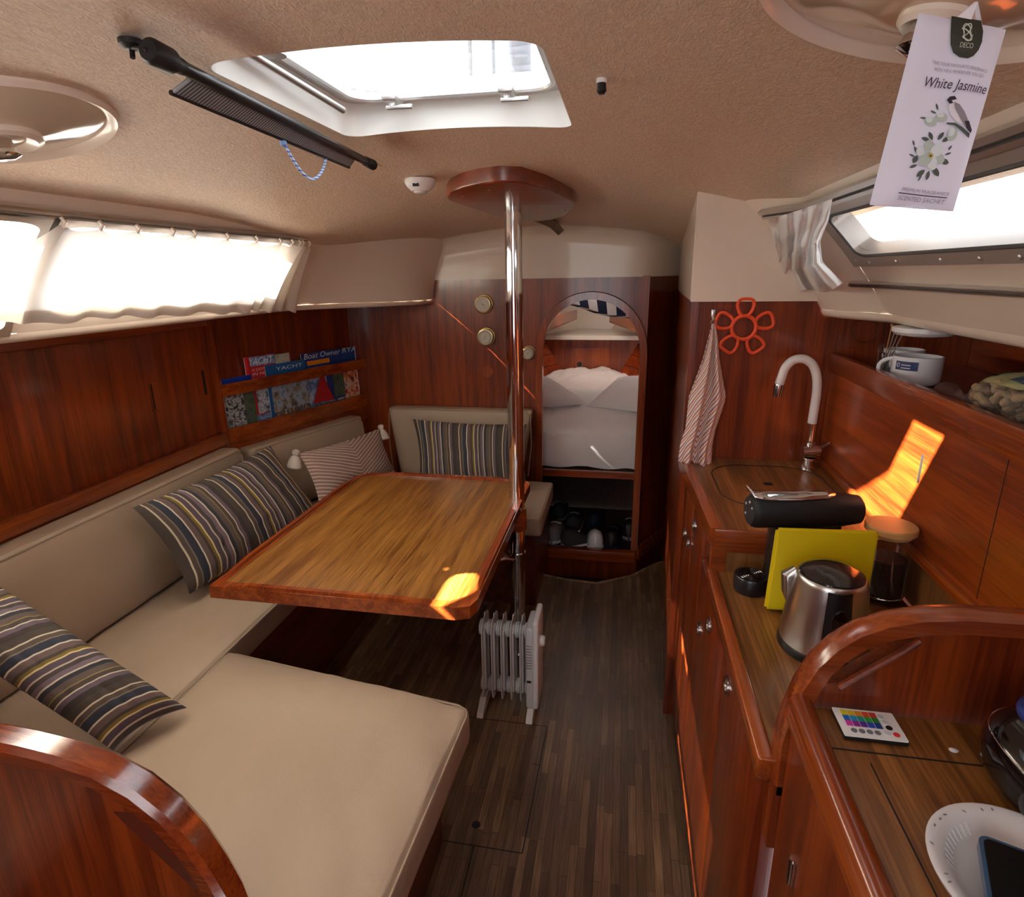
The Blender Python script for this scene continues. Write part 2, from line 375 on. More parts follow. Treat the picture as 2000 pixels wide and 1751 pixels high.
def ring_surface(mb, fn, outer, inner, rad, rings=1, m=16):
    """surface between the rectangle outer=(u0,u1,v0,v1) and a rounded rectangle inner, mapped by fn(u,v)"""
    x0, x1, y0, y1 = inner; ins = []
    for cx, cy, sx, sy, a in ((x1 - rad, y1 - rad, 1, 1, 0), (x0 + rad, y1 - rad, -1, 1, 90), (x0 + rad, y0 + rad, -1, -1, 180), (x1 - rad, y0 + rad, 1, -1, 270)):
        for i in range(7):
            t = math.radians(a + 15 * i); ins.append((cx + rad * math.cos(t), cy + rad * math.sin(t)))
    full = []; N = len(ins)
    for i in range(N):
        a = ins[i]; b = ins[(i + 1) % N]; full.append(a)
        L = math.hypot(a[0] - b[0], a[1] - b[1])
        if i % 7 == 6:
            for k in range(1, m): full.append((lerp(a[0], b[0], k / m), lerp(a[1], b[1], k / m)))
    X0, X1, Y0, Y1 = outer; outs = []
    for (u, v) in full:
        fu = (u - x0) / (x1 - x0) * 2 - 1; fv = (v - y0) / (y1 - y0) * 2 - 1
        k = max(abs(fu), abs(fv)); fu /= k; fv /= k
        outs.append((lerp(X0, X1, (fu + 1) / 2), lerp(Y0, Y1, (fv + 1) / 2)))
    vs = []; fs = []; n = len(full)
    for r in range(rings + 1):
        for a, b in zip(full, outs): vs.append(fn(lerp(a[0], b[0], r / rings), lerp(a[1], b[1], r / rings)))
    for r in range(rings):
        for i in range(n): j = (i + 1) % n; fs.append((r * n + i, r * n + j, (r + 1) * n + j, (r + 1) * n + i))
    mb.add(vs, fs); return full
def loop_wall(mb, pts3, vec):
    n = len(pts3); mb.add(list(pts3) + [V(p) + V(vec) for p in pts3], [(i, (i + 1) % n, (i + 1) % n + n, i + n) for i in range(n)])

CX = -.38
def cz(x, y):
    k = .12
    return 1.835 - .05 * max(0, y - 1.6) - k * ((x - CX) / .81) ** 2

# ================================================================ SHELL
# floor
fm = MB()
curve = [(.30, 3.10), (.224, 3.055), (.10, 2.90), (-.086, 2.785), (-.25, 2.80), (-.403, 2.84), (-.6, 2.9), (-1.15, 2.95)]
fm.prism([(-1.15, -.8), (.30, -.8)] + curve, (0, 0, -.03), (1, 0, 0), (0, 1, 0), (0, 0, .03))
fl = struct(obj('floor', fm, FLOOR, smooth=0))
obj('edge_strip', MB().tube([(x, y, -.004) for x, y in curve], .010, 8), GREYW, fl)
# floor hatch: thin dark joints around the lift-out panel, finger hole
hb = MB()
h = [hit(740, 1405, 'z', 0), hit(1070, 1420, 'z', 0), hit(1020, 1675, 'z', 0), hit(910, 1650, 'z', 0)]
y1, y0, xr = 1.735, 1.245, -.213
for a, b in (((-.62, y1), (xr, y1)), ((xr, y1), (xr - .008, y0)), ((xr - .008, y0), (-.62, y0)), ((xr + .0, 1.56), (xr - .025, 1.56)), ((-.36, y0), (-.355, .9))):
    d = V((b[0] - a[0], b[1] - a[1], 0)); n_ = V((-d.y, d.x, 0)).normalized() * .0017
    A = V((a[0], a[1], .0006)); B = V((b[0], b[1], .0006)); hb.add([A - n_, A + n_, B + n_, B - n_], [(0, 1, 2, 3)])
obj('panel_joint', hb, RUBBER, fl, smooth=0)
obj('finger_hole', MB().lathe([(.013, .0004), (.011, .0012)], (hit(930, 1610, 'z', 0).x, hit(930, 1610, 'z', 0).y, 0), 18), RUBBER, fl)
struct(obj('floor_well', MB().bb(-1.7, .45, 2.7, 3.45, -.16, -.12), DARKW))
for nm, a in (('wall_well', (-1.15, .3, 2.72, 2.74)),): struct(obj(nm, MB().bb(a[0], a[1], a[2], a[3], -.12, -.03), DARKW))
# ceiling with the hatch opening
HX0, HX1, HY0, HY1 = -.582, -.113, .832, 1.30
def cf(x, y): return V((x, y, cz(x, y)))
cm = MB()
xs = [-1.20, -1.0, -.8, HX0 - .06, -.38, HX1 + .06, .1, .3, .44]
def csurf(x0, x1, y0, y1, nx, ny): cm.grid(lambda a, b: cf(lerp(x0, x1, a), lerp(y0, y1, b)), nx, ny)
csurf(-1.30, HX0 - .055, -.5, 1.95, 10, 18); csurf(HX1 + .055, .55, -.5, 1.95, 8, 18)
csurf(HX0 - .07, HX1 + .07, -.5, HY0 - .055, 8, 6); csurf(HX0 - .07, HX1 + .07, HY1 + .055, 1.95, 8, 5)
def cfwd(a, b):
    y = lerp(1.9, 3.42, b); k = sm((y - 2.30) / .72)
    xl = lerp(-1.30, -1.02, k); x = lerp(xl, .44, a)
    z = cz(x, y)
    return V((x, y, z))
cm.grid(cfwd, 12, 12)
inner = ring_surface(cm, lambda u, v: cf(u, v), (HX0 - .06, HX1 + .06, HY0 - .06, HY1 + .06), (HX0, HX1, HY0, HY1), .035, 1, 8)
ceil = struct(obj('ceiling', cm, CEIL))
# aft strips of roof either side of the companionway opening
struct(obj('ceiling_aft', MB().bb(-1.25, -.75, -.8, -.48, 1.70, 1.80).bb(.05, .5, -.8, -.48, 1.70, 1.80), GEL))
# hatch coaming, frame, glass (window_3)
TOPZ = 1.90
cob = MB(); n = len(inner)
top = []
for (u, v) in inner: top.append(V((lerp(u, (HX0 + HX1) / 2, .03), lerp(v, (HY0 + HY1) / 2, .03), TOPZ)))
cob.add([cf(u, v) for u, v in inner] + [lerp(cf(u, v), t, .12) + V((0, 0, .004)) for (u, v), t in zip(inner, top)] + top, [(r * n + i, r * n + (i + 1) % n, (r + 1) * n + (i + 1) % n, (r + 1) * n + i) for r in range(2) for i in range(n)])
w3 = struct(obj('window_3', cob, plain('white hatch coaming', hexc('f3f1ea'), .3, coat=.3)))
fr = MB(); I2 = rrect(HX0 + .028, HX1 - .028, HY0 + .026, HY1 - .028, .05); O2 = rrect(HX0 + .005, HX1 - .005, HY0 + .005, HY1 - .005, .04)
fr.prism(O2, (0, 0, TOPZ - .012), (1, 0, 0), (0, 1, 0), (0, 0, .03), holes=[I2])
obj('hatch_frame', fr, ALU, w3)
obj('inner_bead', MB().tube([(x, y, TOPZ - .014) for x, y in rrect(HX0 + .030, HX1 - .030, HY0 + .028, HY1 - .030, .05)], .006, 8, closed=True), ALU, w3)
obj('pane', MB().prism(I2, (0, 0, TOPZ), (1, 0, 0), (0, 1, 0), (0, 0, .006)), GLASS, w3)
for x in (HX0 + .12, HX1 - .12):
    l = MB().box((x, HY1 - .055, TOPZ - .02), (.03, .05, .014), bev=.004); l.tube([(x, HY1 - .06, TOPZ - .02), (x, HY1 - .06, TOPZ - .035)], .007); l.box((x + .015, HY1 - .06, TOPZ - .036), (.055, .012, .008), bev=.003)
    obj('latch', l, ALU, w3)
obj('screen_knob', MB().lathe([(.018, 0), (.018, .006), (.012, .01)], (HX0 + .055, HY0 + .10, TOPZ - .035), 20), ALU, w3)
st = MB().tube([(HX0 + .02, HY0 + .03, TOPZ - .03), (HX0 + .035, HY1 - .10, TOPZ - .045)], .006); obj('stay_arm', st, ALU, w3)
# deck outside the hatch: mast, unseen block added to trim the sun patch
struct(obj('deck', MB().prism([(-1.28, -.48), (.53, -.48), (.53, 3.42), (-1.28, 3.42)], (0, 0, 1.86), (1, 0, 0), (0, 1, 0), (0, 0, .02), holes=[rrect(HX0 - .01, HX1 + .01, HY0 - .01, HY1 + .01, .03)]).bb(-1.285, -1.275, -.48, 3.42, 1.725, 1.86).bb(.525, .535, -.48, 1.9, 1.725, 1.86), GEL))
mast = thing('mast', (-.40, 2.2, 1.882), 'silver-grey mast on deck, seen through the ceiling hatch glass', 'mast')
obj('mast_tube', MB().lathe([(.085, 1.882), (.085, 4.6)], (-.40, 2.2, 0), 24, ex=.8), plain('grey anodised mast', hexc('4c525e'), .5), mast)
for k, (dx, c) in enumerate(((-.12, '5c616a'), (.13, '5d554a'), (.18, '4a5262'))):
    obj('halyard', MB().tube([(-.40 + dx, 2.1, 1.9), (-.40 + dx * .8, 2.14, 4.5)], .011, 8), plain('halyard %s' % c, hexc(c), .8), mast)
sb = MB().prism([(.75, 2.36), (.78, 2.45), (1.17, 2.45), (1.18, 1.882), (1.10, 1.882), (1.165, 2.08)], (-.95, 0, 0), (0, 1, 0), (0, 0, 1), (.2, 0, 0))
tag(obj('sun_blocker', sb, NAVY, base=(-.85, 1.14, 1.882)), 'unseen navy block added on deck beside the hatch to trim the sun patch', 'bag')

# coachroof sides: s = 0 at the ceiling, 1 at the lower rounded lip
def sideR(s, y, off=0):
    k = sm((y - 1.62) / .25) if y > 1.62 else 0
    x = .43 + .21 * s; z = 1.70 - .26 * s
    b = .012 * math.sin(math.pi * min(1, max(0, s)))
    x -= k * .085 * (1.0) ; nx, nz = -.778, -.628
    return V((x + nx * (off + 0) + b * .778 * -1 * -1, y, z + nz * off + b * .6))
def sideL(s, y, off=0):
    k = sm((y - 2.30) / .72)
    if y > 3.06: k = 1
    x0 = lerp(-1.19, -.915, k); x1 = lerp(-1.40, -.985, k); z0 = lerp(1.70, 1.672, k); z1 = lerp(1.43, 1.425, k)
    x = lerp(x0, x1, s); z = lerp(z0, z1, s); b = .012 * math.sin(math.pi * min(1, max(0, s)))
    return V((x + .778 * off - b * .778, y, z - .628 * off + b * .6))
def side_wall(fn, ya, yb, win, yend, name, out, win2=None):
    mb = MB(); s0, s1, w0, w1 = win
    if win2:
        a0, a1, b0, b1 = win2; g = .0275
        mb.grid(lambda a, b: fn(lerp(-.3, 1.0, b), lerp(-.8, b0 - g, a)), 10, 8)
        ring_surface(mb, lambda u, v: fn(v, u), (b0 - g, b1 + g, -.3, 1.0), (b0, b1, a0, a1), .05, 3, 14)
        mb.grid(lambda a, b: fn(lerp(-.3, 1.0, b), lerp(w1 + .08, yend, a)), 18, 8)
        ring_surface(mb, lambda u, v: fn(v, u), (w0 - g, w1 + .08, -.3, 1.0), (w0, w1, s0, s1), .06, 3, 14)
    if win2 is None: mb.grid(lambda a, b: fn(lerp(-.3, 1.0, b), lerp(-.8, w0 - .08, a)), 10, 8)
    if win2 is None: mb.grid(lambda a, b: fn(lerp(-.3, 1.0, b), lerp(w1 + .08, yend, a)), 18, 8)
    if win2 is None: ring_surface(mb, lambda u, v: fn(v, u), (w0 - .08, w1 + .08, -.3, 1.0), (w0, w1, s0, s1), .06, 3, 14)
    # rolled lip and underside of the side deck
    def lip(a, b):
        y = lerp(-.8, yend, a); p = fn(1.0, y); t = b * math.pi / 2; r = .022
        d = -1 if out < 0 else 1
        if b <= 1: return V((p.x + d * (r * (1 - math.cos(t))) , y, p.z - r * math.sin(t)))
    mb.grid(lip, 40, 4)
    def under(a, b):
        y = lerp(-.8, yend, a); p = fn(1.0, y); d = -1 if out < 0 else 1
        return V((lerp(p.x + d * .022, out, b), y, p.z - .022))
    mb.grid(under, 40, 1)
    return struct(obj(name, mb, GEL, smooth=50))
WL = (.12, .78, 1.185, 2.12); WLB = (.12, .95, .35, 1.13); WR = (.13, .46, .25, 1.56)
side_wall(sideL, 0, 0, WL, 3.06, 'wall_left_upper', -1.72, WLB)
side_wall(sideR, 0, 0, WR, 1.87, 'wall_right_upper', .97)
# port window: frame + pane ; starboard window: alloy frame + pane
def win_frame(fn, win, mx, my, off, name, rad, mat, th=.012, parent=None):
    s0, s1, w0, w1 = win; f = MB()
    nO = V((fn(.5, 1).x - fn(.5, 1, .01).x, 0, fn(.5, 1).z - fn(.5, 1, .01).z)).normalized()
    full = ring_surface(f, lambda u, v: fn(v, u, off + th), (w0 - mx, w1 + mx, s0 - my, s1 + my), (w0, w1, s0, s1), .055, 1, 10)
    ring_surface(f, lambda u, v: fn(v, u, off), (w0 - mx, w1 + mx, s0 - my, s1 + my), (w0, w1, s0, s1), .055, 1, 10)
    loop_wall(f, [fn(v, u, off + th) for u, v in full], nO * (.03 + th))
    return obj(name, f, mat, parent, smooth=50)
w1o = struct(win_frame(sideL, WL, .02, .05, .001, 'window_1', .05, ALU))
obj('pane', MB().grid(lambda a, b: sideL(lerp(WL[0] - .02, WL[1] + .02, b), lerp(WL[2] - .01, WL[3] + .01, a), -.015), 12, 2), GLASS, w1o)
w5 = struct(win_frame(sideL, WLB, .02, .04, .001, 'window_5', .05, ALU))  # aft porthole split off, mostly unseen, deepened so sun reaches the table
obj('pane', MB().grid(lambda a, b: sideL(lerp(WLB[0] - .02, WLB[1] + .02, b), lerp(WLB[2] - .01, WLB[3] + .01, a), -.015), 8, 2), GLASS, w5)
w2o = struct(win_frame(sideR, WR, .075, .10, .001, 'window_2', .05, plain('pale anodised window frame', hexc('b0a8a0'), .35, metal=.4, var=.15)))
obj('pane', MB().grid(lambda a, b: sideR(lerp(WR[0] - .02, WR[1] + .02, b), lerp(WR[2] - .01, WR[3] + .01, a), -.015), 12, 2), GLASS, w2o)
gk = MB(); gk.tube([sideR(v, u, .012) for u, v in [(a, b) for a, b in rrect(WR[2] - .004, WR[3] + .004, WR[0] - .012, WR[1] + .012, .05)]], .004, 8, closed=True); obj('seal', gk, plain('grey rubber seal', hexc('4a4a4c'), .6), w2o)
for yy in (.98, 1.08, 1.2, 1.38, 1.52, 1.59):
    p = sideR(.525 if yy < 1.55 else .5, yy, .014); obj('screw', MB().lathe([(.0045, 0), (.003, .002)], p, 10, ax=(-.778, 0, -.628)), ALU, w2o)
portal('port_window_daylight', sideL(.5, 1.25, -.03), (.778, 0, -.628), 1.8, .30)
portal('starboard_window_daylight', sideR(.3, .9, -.03), (-.778, 0, -.628), 1.32, .13)
portal('hatch_daylight', ((HX0 + HX1) / 2, (HY0 + HY1) / 2, TOPZ + .02), (0, 0, -1), .40, .40)

# ---- main bulkhead at y = 3.06 with the arched doorway
BY = 3.06
DL, DR = -.412, .092
arch = [(DL, .05), (DR, .05), (DR, 1.14)]
for i in range(1, 24):
    t = math.pi * i / 24; arch.append(((DL + DR) / 2 + (DR - DL) / 2 * math.cos(t), 1.14 + .285 * math.sin(t) ** .9))
arch.append((DL, 1.14))
outer = [(-1.60, -.12), (.118, -.12), (.118, 1.53), (-.62, 1.53), (-.90, 1.53), (-.93, 1.60), (-1.60, 1.60)]
struct(obj('wall_front', MB().prism(outer, (0, BY, 0), (1, 0, 0), (0, 0, 1), (0, .025, 0), holes=[arch]), MAHOG, smooth=0))
# white moulded panel above the wood
def brow(a, b):
    x = lerp(-1.02, .30, a); zt = cz(x, 3.0) - .0; yb = BY + (0 if x < .105 else (x - .108) * 1.864) - (.012 if x > .11 else 0)
    z0 = 1.520 + .006 * a; t = b
    if t < .6: return V((x, yb - .004 - .0 * t, lerp(z0, zt - .075, t / .6)))
    q = (t - .6) / .4 * math.pi / 2
    return V((x, yb - .004 - .09 * (1 - math.cos(q)), zt - .075 + .078 * math.sin(q)))
struct(obj('wall_front_upper', MB().grid(brow, 24, 14), GEL, smooth=50))
# door arch trim
trm = MB(); path = [(DL, .08)] + [(DL, z * .1) for z in range(2, 12)] + [(DL, 1.14)] + arch[3:-1][::-1] + [(DR, 1.14)] + [(DR, z * .1) for z in range(11, 1, -1)] + [(DR, .08)]
vs = []; fs = []
for i, (x, z) in enumerate(path):
    cx = (DL + DR) / 2
    if z > 1.14: d = V((x - cx, 0, (z - 1.14) * .9)).normalized()
    else: d = V((-1 if x < cx else 1, 0, 0))
    p = V((x, BY, z))
    for a, b in ((-.006, -.018), (.030, -.018), (.034, -.002), (.034, .004), (-.006, .03)): vs.append(p + d * a + V((0, b, 0)))
m5 = 5
for i in range(len(path) - 1):
    for k in range(m5): fs.append((i * m5 + k, i * m5 + (k + 1) % m5, (i + 1) * m5 + (k + 1) % m5, (i + 1) * m5 + k))
struct(obj('trim_1', MB().add(vs, fs), MTRIM_Z, smooth=30))
struct(obj('trim_2', MB().bb(DL - .02, DR + .02, BY - .03, BY + .02, 0.0, .062, bev=.006), MTRIM_X))
# angled continuation of the bulkhead and the side wall beside the passage
A0 = V((.108, BY, 0)); A1 = V((.285, 3.39, 0)); dA = (A1 - A0)
L = dA.length
struct(obj('wall_front_angled', MB().prism([(0, -.12), (L, -.12), (L, 1.53), (0, 1.53)], A0, dA.normalized(), (0, 0, 1), V((-dA.y, dA.x, 0)).normalized() * .02), MAHOG, smooth=0))
struct(obj('baseboard_front', MB().prism([(0, .02), (L, .02), (L, .10), (0, .10)], A0 + V((.012, -.006, 0)), dA.normalized(), (0, 0, 1), V((dA.y, -dA.x, 0)).normalized() * .012), MTRIM_X, smooth=0))
S0 = V((.197, 1.87, 0)); S1 = V((.285, 3.40, 0)); dS = S1 - S0; LS = dS.length; nS = V((dS.y, -dS.x, 0)).normalized()
struct(obj('wall_passage', MB().prism([(0, -.12), (LS, -.12), (LS, 1.45), (0, 1.465)], S0, dS.normalized(), (0, 0, 1), nS * .02), MAHOG, smooth=0))
struct(obj('wall_passage_upper', MB().prism([(0, 1.465), (LS, 1.45), (LS, 1.80), (0, 1.80)], S0 - nS * .006, dS.normalized(), (0, 0, 1), nS * .03), GEL, smooth=0))
# galley forward bulkhead y = 1.87 : wood below, white above
struct(obj('wall_galley', MB().bb(.197, .98, 1.872, 1.89, 0, 1.462), MAHOG, smooth=0))
def gw(a, b):
    x = lerp(.197, .47, a); z = lerp(1.462, 1.80, b); return V((x, 1.866, z))
struct(obj('wall_galley_upper', MB().bb(.192, .70, 1.86, 1.885, 1.462, 1.80), GEL, smooth=0))
# left wall: lockers (wood), forward rack part, aft
XL = -1.68
struct(obj('wall_left', MB().prism([(-.8, -.1), (2.21, -.1), (2.21, 1.42), (-.8, 1.42)], (XL - .03, 0, 0), (0, 1, 0), (0, 0, 1), (.01, 0, 0)), MAHOG, smooth=0))
RP0 = V((-1.68, 2.21, 0)); RP1 = V((-1.40, 3.08, 0)); RD = (RP1 - RP0); RLn = RD.length; RD.normalize(); RN = V((RD.y, -RD.x, 0))   # points into the cabin
struct(obj('wall_left_forward', MB().prism([(-.02, -.1), (RLn, -.1), (RLn, 1.42), (-.02, 1.42)], RP0 - RN * .07, RD, (0, 0, 1), RN * .01), MAHOG, smooth=0))
# hull side behind galley, aft wall with companionway
struct(obj('wall_right', MB().bb(.97, .98, -.8, 1.87, 0, 1.45), MAHOG_Y, smooth=0))
bk = MB(); bk.prism([(-1.75, -.1), (1.0, -.1), (1.0, 1.8), (-1.75, 1.8)], (0, -.8, 0), (1, 0, 0), (0, 0, 1), (0, -.02, 0), holes=[[(-.70, 1.05), (.0, 1.05), (.0, 1.79), (-.70, 1.79)]])
struct(obj('wall_back', bk, MAHOG, smooth=0))
portal('companionway_daylight', (-.35, -.82, 1.42), (0, 1, 0), .7, .74)
portal('companionway_roof_daylight', (-.35, -.65, 1.80), (0, 0, -1), .8, .30)

# ================================================================ FORECABIN
FH = (-.36, .02, 3.42, 3.88)       # roof hatch over the berth
fc = MB()
fc.prism([(-1.3, 3.06), (.10, 3.09), (.29, 3.45), (.9, 3.46), (.9, 4.75), (-1.3, 4.75)], (0, 0, 1.60), (1, 0, 0), (0, 1, 0), (0, 0, .02), holes=[rrect(*FH, .04)])
struct(obj('ceiling_forecabin', fc, GEL, smooth=0))
BWX = -.215
def bow_hw(y, z): return max(.04, lerp(.74 + .2 * sm((z - .4) / .9), max(.05, .155 + .6 * (z - .8)), (y - 3.075) / 1.125))
def bowside(sg, z0, z1):
    return MB().grid(lambda a, b: V((BWX + sg * bow_hw(lerp(3.075, 4.66, a), lerp(z0, z1, b)), lerp(3.075, 4.66, a), lerp(z0, z1, b))), 14, 12)
def plankmat():
    m = wood('forecabin planks', hexc('6b1e0a'), hexc('a2451a'), 'Y', rough=.35, coat=.3)
    nt = m.node_tree; b = nt.nodes['Principled BSDF']; tc = node(nt, 'ShaderNodeTexCoord'); sp = node(nt, 'ShaderNodeSeparateXYZ'); nt.links.new(tc.outputs['Object'], sp.inputs[0])
    mu = node(nt, 'ShaderNodeMath', operation='MULTIPLY'); mu.inputs[1].default_value = 14; nt.links.new(sp.outputs[2], mu.inputs[0])
    fr = node(nt, 'ShaderNodeMath', operation='FRACT'); nt.links.new(mu.outputs[0], fr.inputs[0])
    gt = node(nt, 'ShaderNodeMath', operation='GREATER_THAN'); gt.inputs[1].default_value = .93; nt.links.new(fr.outputs[0], gt.inputs[0])
    old = b.inputs['Base Color'].links[0].from_socket
    mx = node(nt, 'ShaderNodeMixRGB'); mx.inputs[2].default_value = c4(hexc('2c0b04')); nt.links.new(gt.outputs[0], mx.inputs[0]); nt.links.new(old, mx.inputs[1]); nt.links.new(mx.outputs[0], b.inputs['Base Color'])
    return m
PLANK = plankmat()
struct(obj('wall_bow_left', bowside(-1, -.1, 1.13), PLANK)); struct(obj('wall_bow_right', bowside(1, -.1, 1.13), PLANK))
struct(obj('wall_bow_left_upper', bowside(-1, 1.13, 1.61), GEL)); struct(obj('wall_bow_right_upper', bowside(1, 1.13, 1.61), GEL))
# bow panel with small door
bp_ = thing('bow_locker', (BWX, 4.2, .62), 'tapered wooden locker front with a small door at the head of the berth', 'locker')
pts = [hit(1062, 664, 'y', 4.2), hit(1253, 664, 'y', 4.2), hit(1196, 760, 'y', 4.2), hit(1113, 760, 'y', 4.2)]
obj('panel', MB().prism([(p.x, p.z) for p in pts], (0, 4.2, 0), (1, 0, 0), (0, 0, 1), (0, .02, 0)), MAHOG, bp_, smooth=0)
dr = [hit(1120, 680, 'y', 4.19), hit(1192, 680, 'y', 4.19), hit(1192, 745, 'y', 4.19), hit(1120, 745, 'y', 4.19)]
obj('door', MB().prism([(p.x, p.z) for p in dr], (0, 4.188, 0), (1, 0, 0), (0, 0, 1), (0, .012, 0)), MTRIM_Z, bp_, smooth=0)
p = hit(1132, 711, 'y', 4.186); obj('finger_hole', MB().lathe([(.0165, 0), (.0165, .003)], p, 20, ax=(0, -1, 0)), RUBBER, bp_)
p = hit(1146, 700, 'y', 4.186); obj('centre_batten', MB().bb(p.x - .004, p.x + .004, 4.18, 4.19, .83, 1.03), MTRIM_Z, bp_, smooth=0)
a, b = hit(1062, 655, 'y', 4.12), hit(1253, 657, 'y', 4.12); c_, d_ = hit(1190, 616, 'y', 4.6), hit(1128, 614, 'y', 4.6)
tag(obj('bow_shelf', MB().prism([(a.x, 4.12), (b.x, 4.12), (b.x - .1, 4.64), (a.x + .1, 4.64)], (0, 0, a.z - .028), (1, 0, 0), (0, 1, 0), (0, 0, .028)), GEL, base=(BWX, 4.4, a.z - .028)), 'white triangular shelf across the bow above the small wooden door', 'shelf')
struct(obj('wall_bow', MB().bb(-1.2, .8, 4.66, 4.70, .3, 1.60), GEL, smooth=0))
for sg, px, lab in ((-1, ((1053, 655), (1127, 622), (1122, 612), (1053, 622)), 'red wooden shelf fiddle along the left side of the forecabin'), (1, ((1251, 652), (1190, 628), (1190, 626), (1251, 640)), 'red wooden shelf fiddle along the right side of the forecabin')):
    ya, yb = (3.25, 4.35) if sg < 0 else (3.62, 4.35)
    q = [hit(px[0][0] + (-6 if sg < 0 else 6), px[0][1], 'y', ya), hit(*px[1], 'y', yb), hit(px[2][0], px[2][1], 'y', yb), hit(px[3][0], px[3][1], 'y', ya)]
    zt = (.075, .05); mb = MB(); vs = []
    for (p, y, hh) in ((q[0], ya, .085), (q[1], yb, .06)):
        vs += [V((p.x, y, p.z)), V((p.x, y, p.z + hh)), V((p.x + sg * .02, y, p.z + hh)), V((p.x + sg * .02, y, p.z))]
    mb.add(vs, [(0, 1, 2, 3), (4, 7, 6, 5)] + [(i, (i + 1) % 4, (i + 1) % 4 + 4, i + 4) for i in range(4)])
    sh = thing('side_shelf', ((q[0].x + q[1].x) / 2, 3.8, q[0].z), lab, 'shelf')
    obj('fiddle', mb, MTRIM, sh, smooth=0)
    m2 = MB(); m2.add([(q[0].x, ya, q[0].z), (q[1].x, yb, q[1].z), (q[1].x + sg * .25, yb, q[1].z), (q[0].x + sg * (.4 if sg < 0 else .18), ya, q[0].z)] , [(0, 1, 2, 3)]); obj('shelf_board', m2, MAHOG_Y, sh, smooth=0, thick=.01)
# berth box, board, mattress, duvet, pillows
struct(obj('berth_board', MB().bb(DL - .05, DR + .03, BY + .027, BY + .05, .472, .508), MTRIM_X))
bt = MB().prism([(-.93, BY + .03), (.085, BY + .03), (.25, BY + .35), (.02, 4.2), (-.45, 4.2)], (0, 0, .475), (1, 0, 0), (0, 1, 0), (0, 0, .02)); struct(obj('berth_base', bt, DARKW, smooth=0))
def duv(a, b):
    # b: 0 front bottom edge -> up and over to the bow
    t = b; x0 = lerp(-.80, .37, a)
    if t < .22: q = t / .22; y = BY + .075 - .03 * math.sin(q * math.pi / 2) + .03 ; z = .505 + .21 * q; y += .05 * q ** 3
    else: q = (t - .22) / .78; y = BY + .155 + q * 1.0; z = .715 + .10 * sm(q * 2.2) + .03 * math.sin(q * 3)
    k = max(0, (y - BY - .3)) / 1.0
    x = lerp(x0, -.215 + (x0 + .215) * .55, k)
    z += .012 * mnoise.noise(V((x * 9, y * 9, 1))) + .006 * mnoise.noise(V((x * 26, y * 22, 3))) * (1 if t > .1 else .3)
    y += .006 * mnoise.noise(V((x * 11, z * 14, 5))) if t < .25 else 0
    hw = bow_hw(max(y, 3.075), z) - .03
    x = max(-.215 - hw, min(x, -.215 + hw, .085 + (y - 3.075) * .52))
    return V((x, y, z))
dvo = obj('mattress_duvet', MB().grid(duv, 50, 50), BEDW, base=(-.2, 3.6, .5)); tag(dvo, 'white puffy duvet covering the forecabin berth in the arched doorway', 'duvet'); 
def rug(a, b):
    x = lerp(-.72, .30, a); t = b
    y = lerp(3.60, 4.16, t); k = (y - 3.36) / 1.0
    x = lerp(x, -.215 + (x + .215) * .5, k)
    z = .79 + .12 * math.sin(min(1, t * 1.05) * math.pi * .55) + .035 * mnoise.noise(V((x * 11, y * 6, 8))) * t + .014 * mnoise.noise(V((x * 30, y * 24, 5)))
    z -= .10 * (abs(a - .5) * 2) ** 3 * t
    hw = bow_hw(y, z) - .03; x = max(-.215 - hw, min(x, -.215 + hw))
    return V((x, y, z))
tag(obj('quilt', MB().grid(rug, 44, 30), plain('pinkish white quilted cotton', hexc('ecdcd6'), .85, bump=.6, bscale=40), base=(-.2, 3.9, .8), thick=.01), 'crumpled pinkish white quilt heaped at the head of the berth', 'quilt')
def pillow_mesh(A, B, C_, D, th, n=26, pinch=.05, sag=0, wr=.004, seed=0, nrm=None):
    """A B C D: corners top-left, top-right, bottom-right, bottom-left; th: half thickness"""
    A, B, C_, D = map(V, (A, B, C_, D)); nn = ((B - A).cross(D - A)).normalized() if nrm is None else V(nrm).normalized()
    vs = []; uv = []; fs = []
    for side in (1, -1):
        for j in range(n + 1):
            for i in range(n + 1):
                u = i / n; v = j / n; U = 2 * u - 1; W = 2 * v - 1
                pu = u + (-(U) * pinch * (1 - W * W) * abs(U)) * .5 * 1; pv = v + (-(W) * pinch * (1 - U * U) * abs(W)) * .5
                p = lerp(lerp(A, B, pu), lerp(D, C_, pu), pv)
                hgt = th * ((1 - abs(U) ** 2.6) * (1 - abs(W) ** 2.6)) ** .55
                hgt *= 1 + .12 * mnoise.noise(V((u * 3, v * 3, seed)))
                hgt += wr * mnoise.noise(V((u * 9, v * 9, seed + 4))) * (1 - U ** 8) * (1 - W ** 8)
                vs.append(p + nn * (side * hgt) + nn * 0); uv.append((u, v))
    o = (n + 1) ** 2
    for s_ in (0, 1):
        for j in range(n):
            for i in range(n):
                q = [s_ * o + j * (n + 1) + i, s_ * o + j * (n + 1) + i + 1, s_ * o + (j + 1) * (n + 1) + i + 1, s_ * o + (j + 1) * (n + 1) + i]
                fs.append(tuple(q if s_ == 0 else q[::-1]))
    return MB().add(vs, fs), uv
y = 3.42
